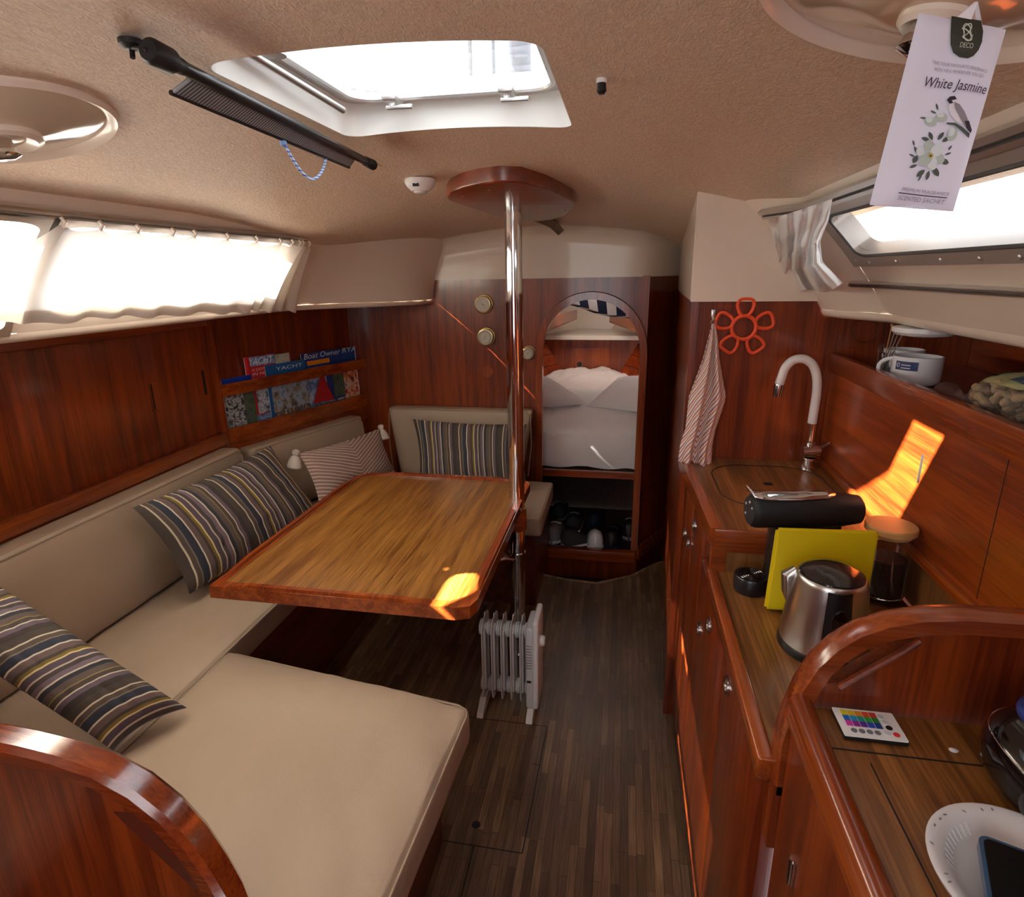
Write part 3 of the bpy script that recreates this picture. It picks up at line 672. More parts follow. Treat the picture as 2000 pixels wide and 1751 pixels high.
for nm, cs, lab in (('bed_pillow', [(-.76, 3.60, .96), (-.44, 3.60, .93), (-.18, 3.46, .80), (-.60, 3.32, .80)], 'white bed pillow on the left side of the berth'),
                    ('bed_pillow', [(-.02, 3.66, .93), (.30, 3.68, .95), (.16, 3.34, .78), (-.20, 3.46, .79)], 'white bed pillow on the right side of the berth')):
    mb, uv = pillow_mesh(*cs, .055, seed=3); tag(obj(nm, mb, BEDW, uvs=uv, base=(sum(c[0] for c in cs) / 4, 3.45, .8), smooth=0 or 60), lab, 'pillow', 'bed pillows on the berth')
# forecabin hatch, striped cloth slung below it
w4 = struct(obj('window_4', MB().prism(rrect(FH[0] - .03, FH[1] + .03, FH[2] - .03, FH[3] + .03, .05), (0, 0, 1.621), (1, 0, 0), (0, 1, 0), (0, 0, .02), holes=[rrect(*FH, .04)]), ALU))
obj('pane', MB().prism(rrect(*FH, .04), (0, 0, 1.626), (1, 0, 0), (0, 1, 0), (0, 0, .005)), curtmat('frosted hatch acrylic', (.9, .88, .86), .95, .0), w4)
portal('forehatch_daylight', ((FH[0] + FH[1]) / 2, (FH[2] + FH[3]) / 2, 1.66), (0, 0, -1), .36, .44)
q0, q1, q2, q3 = hit(1085, 560, 'y', 3.5), hit(1262, 575, 'y', 3.5), hit(1258, 628, 'y', 3.5), hit(1120, 592, 'y', 3.5)
cl = MB(); uvs = []
def cloth_fn(a, b):
    if b < .6: k = b / .6; p = lerp(lerp(q0, q1, a), lerp(V((q3.x - .06, 3.46, q3.z + .0)), q2, a), k); p.y = 3.52 - .05 * k; p.z += .008 * math.sin(a * 9) 
    else:
        k = (b - .6) / .4; p = lerp(V((q3.x - .06, 3.47, q3.z)), q2, a); p.y = 3.47 + .22 * k; p.z -= .012 * math.sin(k * math.pi / 2) + .0; p.z += .008 * math.sin(a * 9)
        p.x -= .04 * k
    return p
nu, nv = 30, 14; cl.grid(cloth_fn, nu, nv)
uvs = [(i / nu, 0) if j / nv < .62 else (i / nu + .11, 0) for j in range(nv + 1) for i in range(nu + 1)]
tag(obj('hatch_cloth', cl, NAVST, uvs=uvs, base=((q0.x + q1.x) / 2, 3.5, 1.5), thick=.003), 'navy and white striped cloth slung under the forecabin hatch, at the top of the arch', 'cloth')
# space under the berth: back board, shoes
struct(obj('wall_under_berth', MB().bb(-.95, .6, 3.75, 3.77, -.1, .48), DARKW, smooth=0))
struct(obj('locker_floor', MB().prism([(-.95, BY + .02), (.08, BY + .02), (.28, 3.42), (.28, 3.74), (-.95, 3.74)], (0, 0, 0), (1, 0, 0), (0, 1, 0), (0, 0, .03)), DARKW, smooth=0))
def shoe(name, lab, x, y, ang, body, sole, L=.26, tip=0, z=.03, roll=0, laces=True, grp='shoes under the berth'):
    t = thing(name, (x, y, z), lab, 'shoe', grp); Rm = Matrix.Rotation(ang, 3, 'Z') @ Matrix.Rotation(tip, 3, 'Y') @ Matrix.Rotation(roll, 3, 'X')
    def sec(a):     # width, height, centre-shift along the shoe
        w_ = .036 + .012 * math.sin(a * math.pi * .9 + .4) if a < .97 else .02
        w_ *= (1 - (2 * a - 1) ** 8) ** .5
        h_ = lerp(.085, .035, sm((a - .25) / .6)); return w_, h_ * ((1 - (2 * a - 1) ** 10) ** .5)
    def up(a, b):
        w_, h_ = sec(a); th = b * math.pi
        return Rm @ V(((a - .4) * L, w_ * math.cos(th), .022 + h_ * math.sin(th) ** .7)) + V((x, y, z))
    mu_ = MB().grid(up, 16, 12); obj('upper', mu_, body, t, smooth=60)
    def so_(a, b):
        w_, h_ = sec(a); th = b * 2 * math.pi; return Rm @ V(((a - .4) * L * 1.03, (w_ + .005) * (1 if math.cos(th) > 0 else -1) * abs(math.cos(th)) ** .4, .012 + .012 * math.sin(th))) + V((x, y, z))
    obj('sole', MB().grid(so_, 16, 12), sole, t, smooth=60)
    if laces:
        for k in range(3):
            a = .42 + .09 * k; w_, h_ = sec(a); pp = [Rm @ V(((a - .4) * L, w_ * .6 * q, .026 + h_ * (1.0 - .12 * q * q))) + V((x, y, z)) for q in (-1, -.5, 0, .5, 1)]
            obj('lace', MB().tube(pp, .0035, 6), sole, t)
    else:
        pp = [Rm @ V((.03 + .03 * abs(q) * -1, .035 * q, .045 + .035 * (1 - q * q))) + V((x, y, z)) for q in (-1, -.6, 0, .6, 1)]
        obj('strap', MB().tube(pp, .009, 8, sx=1), sole, t)
    return t
DGREY = plain('dark grey shoe cloth', hexc('3a3a3c'), .8); MGREY = plain('mid grey shoe cloth', hexc('8a8a8c'), .8); DNAVY = plain('dark navy shoe cloth', hexc('101c30'), .7)
shoe('trainer', 'grey trainer standing at the left end under the berth', -.355, 3.24, 1.5, MGREY, WHITE)
shoe('trainer', 'grey trainer leaning behind the left one under the berth', -.36, 3.57, 1.5, DGREY, MGREY)
shoe('trainer', 'dark trainer with grey sole next to the left pair under the berth', -.255, 3.40, 1.5, DGREY, MGREY)
shoe('sandal', 'black sandal with white strap at the sill under the berth', -.235, 3.155, .5, DGREY, WHITE, laces=False, L=.2)
shoe('slipper', 'white open slipper lying at the middle of the sill under the berth', -.115, 3.18, 1.65, WHITE, WHITE, laces=False, L=.2)
shoe('trainer', 'navy trainer behind the white slipper under the berth', -.13, 3.48, 1.5, DNAVY, DNAVY)
shoe('trainer', 'black trainer with white flecks right of the white slipper', -.015, 3.22, 1.45, BLACKM, DNAVY)
shoe('trainer', 'black trainer with a grey band at the right end under the berth', .085, 3.36, 1.5, BLACKM, MGREY)

# ================================================================ CEILING THINGS
def dome(name, x, y, r, lab, knobz, mat_disc, cs=1.0):
    z = cz(x, y); sl = V((-(cz(x + .02, y) - cz(x - .02, y)) / .04, 0, 1)).normalized(); d = -sl
    t = thing(name, (x, y, z), lab, 'vent', 'round ceiling domes')
    obj('rim', MB().lathe([(r, 0), (r, .008), (r - .006, .014), (r - .014, .010), (r - .018, .004)], (x, y, z), 64, ax=d), GEL, t)
    obj('vent_dish', MB().lathe([(r - .012, .002), (r * .8, .008), (r * .55, .015), (r * .40, .022), (r * .30, .026), (.03, .028)], (x, y, z), 64, ax=d), mat_disc, t)
    obj('collar', MB().lathe([(r * .34 * cs, .020), (r * .34 * cs, .032), (r * .29 * cs, .036), (r * .24 * cs, .032), (r * .2 * cs, .026)], (x, y, z), 48, ax=d), GEL, t)
    obj('knob', MB().lathe([(.016, .026), (.020, .044), (.022, .050), (.012, .055)], (x, y, z), 24, ax=d), CHROME, t)
    return t
GLOSSW = plain('glossy cream enamel', hexc('d8c8ae'), .1, coat=1)
dome('roof_vent', -.937, .827, .168, 'glossy cream round roof vent with white rim, at the left of the ceiling', 0, GLOSSW)
dome('roof_vent', .24, .595, .150, 'glossy cream round roof vent above the hanging scented sachet', 0, plain('glossy beige enamel', hexc('c2a68c'), .12, coat=.8), .55)
# smoke/motion detector
dp = V((-.60, 1.80, cz(-.60, 1.80))); t = thing('motion_detector', dp, 'small white round detector on the ceiling beside the wooden mast plate', 'detector')
obj('housing', MB().lathe([(.044, 0), (.044, .012), (.038, .022), (.026, .033)], dp, 32, ax=(0, 0, -1)), WHITEP, t)
obj('lens', MB().lathe([(.022, .032), (.018, .038), (.008, .041)], dp, 24, ax=(0, 0, -1)), plain('frosted lens', hexc('dcd8d2'), .25, coat=.4), t)
lb = MB().box((dp.x + .0, dp.y - .038, dp.z - .017), (.018, .006, .014)); obj('label', lb, plain('dark sticker', hexc('1a1c22'), .4), t, label='black square sticker')
# little switch/screw
sp_ = V((-.044, .969, cz(-.044, .969))); t = thing('ceiling_hook', sp_, 'tiny black and white hook screwed to the ceiling right of the hatch', 'hook')
obj('base', MB().lathe([(.008, 0), (.008, .006)], sp_, 16, ax=(0, 0, -1)), WHITEP, t); obj('clip', MB().lathe([(.006, .005), (.007, .016), (.004, .02)], sp_, 16, ax=(0, 0, -1)), BLACK, t)
# roller insect blind
def hc(u, v, off):
    d = ray(u, v); k = .3
    while k < 5:
        p = CAM + d * k
        if p.z >= cz(p.x, p.y) - off: return p
        k += .002
RA = hc(300, 103, .028); RB = hc(728, 322, .028)
t = thing('roller_blind', (RA + RB) / 2 + V((0, 0, .02)), 'black roller blind with rolled grey mesh, hung beside the ceiling hatch', 'blind')
D_ = (RB - RA).normalized(); side = V((0, 0, 1)).cross(D_).normalized()
tb = MB().tube([RA + D_ * .04, RB - D_ * .02], .0085, 14); obj('tube', tb, BLACK, t)
obj('end_cap', MB().tube([RA - D_ * .010, RA - D_ * .005, RA + D_ * .028, RA + D_ * .036, RA + D_ * .05], [.011, .0145, .0145, .010, .0095], 18), BLACKM, t)
obj('end_cap', MB().tube([RB - D_ * .05, RB - D_ * .01, RB, RB + D_ * .006], [.010, .0115, .0115, .006], 18), BLACKM, t)
up = side.cross(D_).normalized()
if up.z > 0: up = -up
def meshf(a, b):
    p = lerp(RA + D_ * .075, RB - D_ * .10, a); wd = lerp(.042, .020, a)
    return p - side * (.006 + wd * b * .72) * (1 if side.x > 0 else -1) * 1 + V((0, 0, -.004 - .016 * b * 1.0))
MESHG = stripemat('grey woven mesh', [('a3a6a8', 1), ('4d5054', 1)], 'U', cycles=85, rough=.5)
mg = MB().grid(meshf, 60, 4); obj('mesh', mg, MESHG, t, uvs=[(i / 60, j / 4) for j in range(5) for i in range(61)], thick=.004)
e1 = [meshf(i / 20, 1) for i in range(21)]; obj('pull_bar', MB().tube(e1, .0035, 8), BLACK, t)
hk = hc(255, 78, .004); hb_ = MB().lathe([(.014, 0), (.014, .006), (.008, .01)], hk, 20, ax=(0, 0, -1)); hb_.tube([hk + V((0, 0, -.008)), RA - D_ * .01], .003, 8); hb_.tube([hk + V((0, 0, -.008)), hk + V((.002, -.004, -.02))], .003, 8); obj('hook', hb_, BLACKM, t)
ca = meshf(.50, 1); cb = meshf(.80, 1); cp = []
for i in range(25):
    a = i / 24; p = lerp(ca, cb, a); p.z -= .045 * math.sin(math.pi * a) ** .8 * (1 + .25 * a); cp.append(p)
obj('cord', MB().tube(cp, .0028, 8), stripemat('blue flecked white cord', [('c9d4ea', 2), ('3f6fc2', 1)], 'Z', coord='Object', cycles=160), t)
kn = MB().lathe([(.001, -.006), (.006, -.003), (.006, .003), (.001, .006)], ca + V((0, 0, -.006)), 12); obj('knot', kn, MATS.setdefault('cordk', plain('blue cord', hexc('7f9cd0'), .7)), t)

# mast plate + compression post + batten
PX, PY = -.388, 2.15
t = thing('mast_plate', (-.375, 2.12, cz(-.38, 2.12)), 'polished dark wooden plate on the ceiling at the top of the steel post', 'plate')
pl = []
for x, y in ((-.29, 1.735), (-.345, 1.72), (-.40, 1.735), (-.465, 1.775), (-.52, 1.84), (-.553, 1.91), (-.565, 1.97), (-.552, 2.05), (-.50, 2.27), (-.46, 2.42), (-.41, 2.49), (-.35, 2.51), (-.29, 2.48), (-.24, 2.40), (-.185, 2.20), (-.172, 2.11), (-.178, 2.04), (-.20, 1.95), (-.235, 1.84)): pl.append((x, y))
c0 = cz(-.38, 1.6)
mb = MB(); bm = bmesh.new(); vv = [bm.verts.new((x, y, 1.835 - .05 * (y - 1.6) - .042)) for x, y in pl]; f = bm.faces.new(vv)
r = bmesh.ops.extrude_face_region(bm, geom=[f])
for v in r['geom']:
    if isinstance(v, bmesh.types.BMVert): v.co.z += .05
eds = [e for e in bm.edges if all(v in vv for v in e.verts)]
bmesh.ops.bevel(bm, geom=eds, offset=.006, segments=3, affect='EDGES', profile=.5)
bm.faces.ensure_lookup_table(); mb.bm(bm); obj('plate', mb, wood('dark polished plate', hexc('4c1a0a'), hexc('7a3212'), 'X', rough=.3, coat=.25), t, smooth=50)
for x, y in ((-.50, 1.90), (-.22, 2.25), (-.40, 1.82)): obj('screw', MB().lathe([(.005, 0), (.003, .002)], (x, y, 1.835 - .05 * (y - 1.6) - .042), 12, ax=(0, 0, -1)), STEEL, t)
tag(obj('compression_post', MB().lathe([(.042, .004), (.042, .010), (.0305, .012), (.0305, 1.77)], (PX, PY, 0), 40), CHROME, base=(PX, PY, 0)), 'polished steel post standing between the table and the cabin roof', 'post')
b0, b1 = hc(1020, 425, .02), hc(1078, 470, .05)
bq = MB(); pts = [V((-.385, 2.50, cz(-.385, 2.5) - .012)), V((-.36, 2.62, cz(-.36, 2.62) - .012)), V((-.33, 2.78, cz(-.33, 2.78) - .014)), V((-.315, 2.93, cz(-.315, 2.93) - .03))]
bq.tube(pts, [.024, .024, .024, .022], 4, sx=1.2); tag(obj('ceiling_batten', bq, GREYW, base=pts[1], smooth=20), 'short curved grey-brown batten on the ceiling behind the mast plate', 'batten')

# ================================================================ CURTAINS AND RAILS
rl = MB(); rl.tube([sideL(.015, y, .012) for y in [-.2 + i * .12 for i in range(21)]], .0045, 4)
t = tag(obj('curtain_rail', rl, ALU, base=sideL(.015, 1.2, .012)), 'thin metal curtain rail above the left window', 'rail')
rl2 = MB().tube([sideL(.05, y, .016) for y in [-.2 + i * .12 for i in range(21)]], .0022, 6); obj('inner_wire', rl2, plain('dark grey wire', hexc('7a7268'), .5), t)
ct = thing('curtain', sideL(.5, 1.2, .02), 'thin off-white curtain stretched across the whole left window', 'curtain')
hooks = [.32, .5, .66, .82, 1.0, 1.153, 1.25, 1.36, 1.48, 1.565, 1.71, 1.86, 2.0, 2.08, 2.13, 2.155, 2.2]
def cfL(a, b):
    y = lerp(.30, 2.30, a)
    prev = max([h_ for h_ in hooks if h_ <= y] or [hooks[0]]); nx_ = min([h_ for h_ in hooks if h_ > max(y, prev)] or [hooks[-1] + .1]); q = (y - prev) / (nx_ - prev)
    sag = .42 * (nx_ - prev) * math.sin(math.pi * max(0, min(1, q))) ** 1.2
    s0 = .085 + sag * 1.0; s1 = lerp(.93, .83, sm((y - .93) / .08)) + .11 * sm((y - 1.12) / 1.2) + .010 * math.sin(y * 17)
    if .77 < y < 1.15: s0 += .20 * ((y - .77) / .27 if y < 1.04 else (1.15 - y) / .11)               # unseen aft end: gap shaped above to let sun onto the cabinet
    if y < 1.35: s1 -= .05 * math.exp(-((y - 1.07) / .06) ** 4)            # hem raised below to let the sun patch reach the table
    s = lerp(s0, s1, b)
    fold = .007 * math.sin(y * 42 + math.sin(y * 9)) * (.4 + .6 * b) + (.012 * math.sin(y * 95) if y > 2.02 else 0)
    p = sideL(s, y, .028 + fold + .014 * b)
    if y > 2.15: p = sideL(s, 2.15 + (y - 2.15) * (.5 + .9 * b), .028 + fold + .02 * b)
    return p
cur = MB().grid(cfL, 260, 16); obj('cloth', cur, CURT, ct, smooth=80)
hem = MB().grid(lambda a, b: cfL(a, lerp(.86, 1.0, b)) + V((-.0025, 0, .001)), 260, 3); obj('hem', hem, curtmat('thick curtain hem', (.85, .80, .74), .06, 0), ct, smooth=80)
for h_ in hooks:
    p = sideL(.045, h_, .018); q = sideL(.10, h_ + .006, .028); obj('hook', MB().tube([p, lerp(p, q, .5) + V((.006, .004, 0)), q], .004, 6), GEL, ct)
# starboard tracks
for s_, wd, lab in ((.0, 0, 'double aluminium curtain track above the right window'), (.73, 1, 'thin dark curtain track below the right window')):
    m = MB(); ye = 1.80 if not wd else 1.70
    pr = [( -.03, .004), (-.03, .018), (.0, .018), (.0, .010), (.02, .010), (.02, .018), (.045, .018), (.045, .004)] if not wd else [(-.015, .002), (-.015, .010), (.02, .010), (.02, .002)]
    ys = [-.2 + (ye + .2) * i / 16 for i in range(17)]; n_ = len(pr); vs = [sideR(s_ + a, y, b) for y in ys for a, b in pr]
    m.add(vs, [(i * n_ + k, i * n_ + (k + 1) % n_, (i + 1) * n_ + (k + 1) % n_, (i + 1) * n_ + k) for i in range(16) for k in range(n_)] + [tuple(range(n_)), tuple(16 * n_ + k for k in range(n_))])
    tr = tag(obj('curtain_track', m, ALU, base=sideR(s_, .9, .01), smooth=20), lab, 'track')
    dk = MB(); 
    for sa in ((.008,) if not wd else (.002,)): dk.tube([sideR(s_ + sa, y, .0115) for y in ys], .0018 if wd else .003, 6)
    obj('slot', dk, plain('track slot', hexc('45403b'), .6), tr)
c2 = thing('curtain', sideR(.4, 1.66, .03), 'white curtain bunched and twisted at the forward end of the right window', 'curtain')
cL = ((430, 1500), (470, 1512), (505, 1522), (540, 1516), (586, 1514)); cR = ((388, 1626), (430, 1618), (470, 1602), (510, 1606), (556, 1646))
def cfR(a, b):
    k = b * 4; i = min(3, int(k)); q = k - i; q = sm(q) * .5 + q * .5
    vl, ul = lerp(cL[i][0], cL[i + 1][0], q), lerp(cL[i][1], cL[i + 1][1], q); vr, ur = lerp(cR[i][0], cR[i + 1][0], q), lerp(cR[i][1], cR[i + 1][1], q)
    tw_ = .35 * math.sin(b * 3.1)
    f_ = .013 * math.sin(a * 27 + 5 * tw_ + 2.2 * b) * (.35 + .65 * b) + .022 * mnoise.noise(V((a * 2.6, b * 4.4, 2))) + .008 * mnoise.noise(V((a * 9, b * 8, 6)))
    v = lerp(vl, vr, a) + (12 * math.sin(a * 9 + 1) * max(0, b - .8) * 5 * .6)
    return hitp(lerp(ul, ur, a), v, sideR(.0, 1.0, .088 + f_), (.778, 0, .628))
obj('cloth', MB().grid(cfR, 90, 50), CURT2, c2, smooth=80)

# ================================================================ PORT SIDE : lockers, rack
lk = thing('side_locker', (XL, 1.2, .92), 'long mahogany side locker with sliding doors above the left settee', 'locker')
obj('back_panel', MB().bb(XL - .02, XL - .012, -.7, 2.195, .86, 1.41), MAHOG, lk, smooth=0)
obj('top_rail', MB().bb(XL - .012, XL + .012, -.7, 2.195, 1.36, 1.41, bev=.003), MAHOG_Y, lk)
dA_ = obj('sliding_door', MB().bb(XL - .011, XL - .001, .3, 1.90, .905, 1.365, bev=.002), MAHOG, lk)
hA = hit(300, 745, 'x', XL); hB = hit(300, 800, 'x', XL)
gv = MB().prism([(1.855 - .009 + .0, 1.085), (1.873, 1.085), (1.873, 1.185), (1.855 - .009, 1.185)], (XL - .0005, 0, 0), (0, 1, 0), (0, 0, 1), (.003, 0, 0)); obj('finger_groove', gv, MAHOG, dA_, smooth=0)
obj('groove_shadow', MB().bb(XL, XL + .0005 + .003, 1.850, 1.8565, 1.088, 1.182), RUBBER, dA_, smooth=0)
dB_ = obj('sliding_door', MB().bb(XL - .019, XL - .0125, 1.80, 2.18, .905, 1.365, bev=.002), MAHOG, lk)
obj('finger_groove', MB().bb(XL - .014, XL - .010, 2.145, 2.157, 1.085, 1.185), RUBBER, dB_, smooth=0)
obj('bottom_rail', MB().bb(XL - .012, XL + .026, -.7, 2.20, .862, .912, bev=.004), MTRIM, lk)
obj('skirt', MB().bb(XL - .008, XL + .01, -.7, 2.20, .50, .862), MAHOG_Y, lk, smooth=0)
rk = thing('magazine_rack', (-1.6, 2.6, .86), 'wooden wall rack holding sailing magazines above the left settee', 'rack')
def rbox(mb, s0, s1, d0, d1, z0, z1):
    mb.prism([(s0, z0), (s1, z0), (s1, z1), (s0, z1)], RP0 + RN * d0, RD, (0, 0, 1), RN * (d1 - d0)); return mb
obj('divider', rbox(MB(), -.018, .012, -.05, .012, .82, 1.415), MTRIM_Z, rk, smooth=20)
obj('rail', rbox(MB(), .012, RLn - .01, -.004, .012, 1.060, 1.112), MTRIM, rk, smooth=20)
obj('bottom_rail', rbox(MB(), .012, RLn - .01, -.004, .014, .852, .918), MTRIM, rk, smooth=20)
obj('shelf', rbox(MB(), .012, RLn - .01, -.058, -.004, .862, .876), MAHOG_Y, rk, smooth=0)
obj('skirt', rbox(MB(), -.018, RLn - .01, -.03, .004, .50, .852), MAHOG_Y, rk, smooth=0)
def sz(u, v):
    p = hitp(u, v, RP0 - RN * .01, RN); return (p - (RP0 - RN * .01)).dot(RD), p.z
def magazine(us, top, lab, col, dep, title=None, tcol='f0f0f0', pics=(), th=.004, spine=None, tsh=0, bot=.882, bands=()):
    s0 = sz(us[0], top[0])[0]; s1 = sz(us[1], top[1])[0]; zt = (sz(us[0], top[0])[1] + sz(us[1], top[1])[1]) / 2
    o = RP0 - RN * dep
    t = thing('magazine', o + RD * ((s0 + s1) / 2) + V((0, 0, bot)), lab, 'magazine', 'magazines in the wall rack')
    # the magazine leans back slightly
    lean = V((0, 0, 1)) - RN * .02
    def B(name, a0, a1, z0, z1, off, m, parent, thk=.0004):
        mb = MB().prism([(a0, z0), (a1, z0), (a1, z1), (a0, z1)], o + RN * off + lean * bot - V((0, 0, 0)), RD, lean, RN * thk)
        return obj(name, mb, m, parent, smooth=0)
    H_ = zt - bot
    pg = B('pages', s0 + .001, s1 - .001, .001, H_ - .001, -th, PAPER, t, th)
    cv = B('cover', s0, s1, 0, H_, 0, plain('cover ' + col, hexc(col), .28, coat=.3), t, .0006)
    if spine: B('spine_band', s0, s0 + .014, 0, H_, .0007, plain('band ' + spine, hexc(spine), .3), cv)
    for (f0, f1, z0, z1, m) in pics: B('picture', lerp(s0, s1, f0), lerp(s0, s1, f1), z0 - bot, z1 - bot, .0009, m, cv)
    if title:
        for (tx, f0, f1, zb, hh, cc) in title:
            text(tx, 1, o + RN * .0016 + RD * lerp(s0, s1, f0) + lean * (zb - 0), RD, lean, plain('print ' + cc, hexc(cc), .4), 'title', cv, shear=tsh, width=(s1 - s0) * (f1 - f0), height=hh)
    return t
P_boat = photomat('photo boats', ['1d2733', '4f6b86', 'd5dbe0', '2c3f52'], 45, 1); P_dark = photomat('photo dark deck', ['16181b', '3b3f45', 'c8cdd0', '55606a'], 60, 2)
P_sky = photomat('photo sky and harbour', ['5f83b0', '9fb6d0', '8e8878', '3e4a3e'], 30, 3); P_wheel = photomat('photo deck fittings', ['e4dccf', '7c6a58', '2f2a26', 'cfc3b0'], 55, 4)
P_green = photomat('photo green water', ['2f3a30', '586a52', '45505a'], 30, 5); P_jack = photomat('photo crew in lifejackets', ['1d2b4e', 'b5431d', 'd98a5a', 'e2d9d0', '24304c'], 48, 6)
P_white = photomat('white text page', ['d9dbe6', 'b9c0d6', 'e6e6ec'], 90, 7); P_sea = photomat('photo sea', ['2a4a78', '6b8dbd', 'c4cfdf'], 40, 8)
RED = plain('print red sail', hexc('a21f22'), .4)
magazine((438, 497), (741, 733), 'dark magazine with a narrow blue top edge, at the left end of the rack', '16389c', .010, pics=[(0, .62, .89, 1.06, P_dark), (.62, 1, .89, 1.06, P_green)], th=.006)
magazine((484, 543), (697, 692), 'red and white magazine titled YACHT with SHARING below, second from the left', 'b8232c', .014, title=[('YACHT', .14, .95, 1.166, .030, 'eceef2'), ('KEEP', .18, .6, 1.137, .012, 'e8b8a0'), ('IN HARM', .18, .95, 1.117, .014, 'f0e0dc'), ('SHARING', .42, .98, .944, .014, 'e8ecf2'), ('700', .62, .95, .930, .012, 'e8ecf2')], tsh=.25, spine='d62f37', pics=[(.16, 1, 1.16, 1.202, P_sea), (.22, 1, .94, 1.06, P_boat), (.1, 1, .885, .935, P_sea)])
magazine((532, 577), (695, 690), 'pale green and white magazine peeping out behind the two titled YACHT', 'b9bdb2', .030, pics=[(.1, .9, 1.1, 1.19, photomat('photo pale green', ['9aa38a', 'c8ccc0', '7c8672'], 30, 9))])
magazine((522, 600), (713, 703), 'blue magazine titled YACHT in square white letters, third cover from the left', '1d5f9e', .006, title=[('YACHT', .25, .92, 1.124, .016, 'e8eef4')], pics=[(.08, 1, .93, 1.06, P_sky), (.1, .4, .886, .935, P_wheel), (.43, .7, .886, .938, P_wheel), (.74, 1, .886, .938, P_wheel)])
magazine((594, 672), (689, 683), 'dark blue magazine titled Boat Owner with an orange band', '1c3f86', .012, title=[('Boat Owner', .06, .98, 1.152, .027, 'e6e8ee')], tsh=.2, pics=[(.12, .68, 1.118, 1.14, plain('print orange band', hexc('e08a18'), .4)), (0, .55, .885, 1.06, P_sea), (.72, 1, .93, 1.06, P_green), (0, 1, .885, .92, P_boat)])
p_ = sz(628, 740)
m_ = magazine((645, 680), (690, 687), 'white magazine with columns of small print, between Boat Owner and the RYA one', 'd5d8e4', .018, pics=[(.1, .9, .89, 1.06, P_white)])
magazine((664, 708), (682, 677), 'blue magazine titled RYA with a crew in orange lifejackets', '21488c', .016, title=[('RYA', .25, .85, 1.152, .026, 'e4e8f0')], tsh=.15, pics=[(0, 1, .885, 1.06, P_jack)])
magazine((699, 733), (678, 672), 'blue and grey magazine at the right end of the rack', '33508a', .010, pics=[(0, 1, 1.115, 1.18, P_boat), (0, 1, .885, 1.06, P_jack)])
sail = MB(); o_ = RP0 - RN * .004
a1_, a2_, a3_ = sz(610, 770)[0], sz(652, 768)[0], sz(622, 700)[0]
mm = [o for o in bpy.data.objects if o.name.startswith('magazine') and 'Boat Owner' in o.get('label', '')][0]
sail.prism([(a1_, .93), (a2_, .925), (a3_ + .02, 1.06), (a3_, 1.06)], RP0 - RN * .0105, RD, (0, 0, 1), RN * .0006); obj('red_sail_picture', sail, RED, mm, smooth=0)

# ================================================================ SETTEES
SETW = wood('shade-darkened settee front', hexc('3c1509'), hexc('6a2b10'), 'Y', rough=.4, coat=.2)  # mahogany darkened in colour to carry the shade below the cushions
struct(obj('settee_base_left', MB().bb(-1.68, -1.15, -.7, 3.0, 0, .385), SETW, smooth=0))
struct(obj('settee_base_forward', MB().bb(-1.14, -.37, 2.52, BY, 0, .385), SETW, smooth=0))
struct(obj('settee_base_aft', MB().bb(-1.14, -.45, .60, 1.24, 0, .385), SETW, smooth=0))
def cushion(name, lab, cat, x0, x1, y0, y1, z0, z1, bev=.022, corners=None, piping=True, seed=0, wr=.004, R=None, group=None):
    """box cushion; corners: optional 4 (x,y) plan points"""
    cs = corners or [(x0, y0), (x1, y0), (x1, y1), (x0, y1)]
    bm = bmesh.new(); vb = [bm.verts.new((x, y, z0)) for x, y in cs]; f = bm.faces.new(vb)
    r = bmesh.ops.extrude_face_region(bm, geom=[f]); tv = [v for v in r['geom'] if isinstance(v, bmesh.types.BMVert)]
    for v in tv: v.co.z = z1
    bmesh.ops.bevel(bm, geom=list(bm.edges), offset=bev, segments=3, profile=.6, affect='EDGES')
    bmesh.ops.triangulate(bm, faces=bm.faces)
    for _ in range(5):
        lng = [e for e in bm.edges if e.calc_length() > .045]
        if not lng: break
        bmesh.ops.subdivide_edges(bm, edges=lng, cuts=1); bmesh.ops.triangulate(bm, faces=[f for f in bm.faces if len(f.verts) > 3])
    cx = sum(c[0] for c in cs) / 4; cy = sum(c[1] for c in cs) / 4
    for v in bm.verts:
        n_ = mnoise.noise(V((v.co.x * 4, v.co.y * 4, seed))) * wr * 1.5 + mnoise.noise(V((v.co.x * 13, v.co.y * 7 + v.co.x * 9, seed + 3))) * wr
        ex = min(1, max(0, 1 - ((v.co.x - cx) / (abs(x1 - x0) / 2 + .001)) ** 4)) * min(1, max(0, 1 - ((v.co.y - cy) / (abs(y1 - y0) / 2 + .001)) ** 4))
        if v.co.z > (z0 + z1) / 2: v.co.z += n_ + .010 * ex
        else: v.co.x += n_ * .3
    base = V((cx, cy, z0)); mb = MB().bm(bm)
    t = thing(name, base, lab, cat, group)
    o = obj('cover', mb, CREAM, t, smooth=50)
    if piping:
        z = z1 - bev * .55; k = bev * .55; pts = []
        for i in range(4):
            a, b = V(cs[i] + (0,)), V(cs[(i + 1) % 4] + (0,)); c_ = V(cs[i - 1] + (0,))
            d1 = (c_ - a).normalized(); d2 = (b - a).normalized()
            pts += [a + d1 * .035 + (d2) * .003, a + (d1 + d2) * .012, a + d2 * .035 + d1 * .003]
        pts = [V((p.x, p.y, z + .004)) for p in pts]
        obj('piping', MB().tube(pts, .003, 6, closed=True), PIPE, t)
    return t
c_ = cushion('seat_cushion', 'long cream seat cushion of the left settee, running under the table edge', 'cushion', -1.62, -1.13, .2, 2.44, .385, .48, seed=1)
c_ = cushion('seat_cushion', 'big square cream seat cushion in the foreground, at the near side of the table', 'cushion', -1.11, -.345, .58, 1.33, .385, .497, corners=[(-1.11, .58), (-.375, .58), (-.345, 1.225), (-1.115, 1.335)], bev=.028, seed=6, wr=.007)
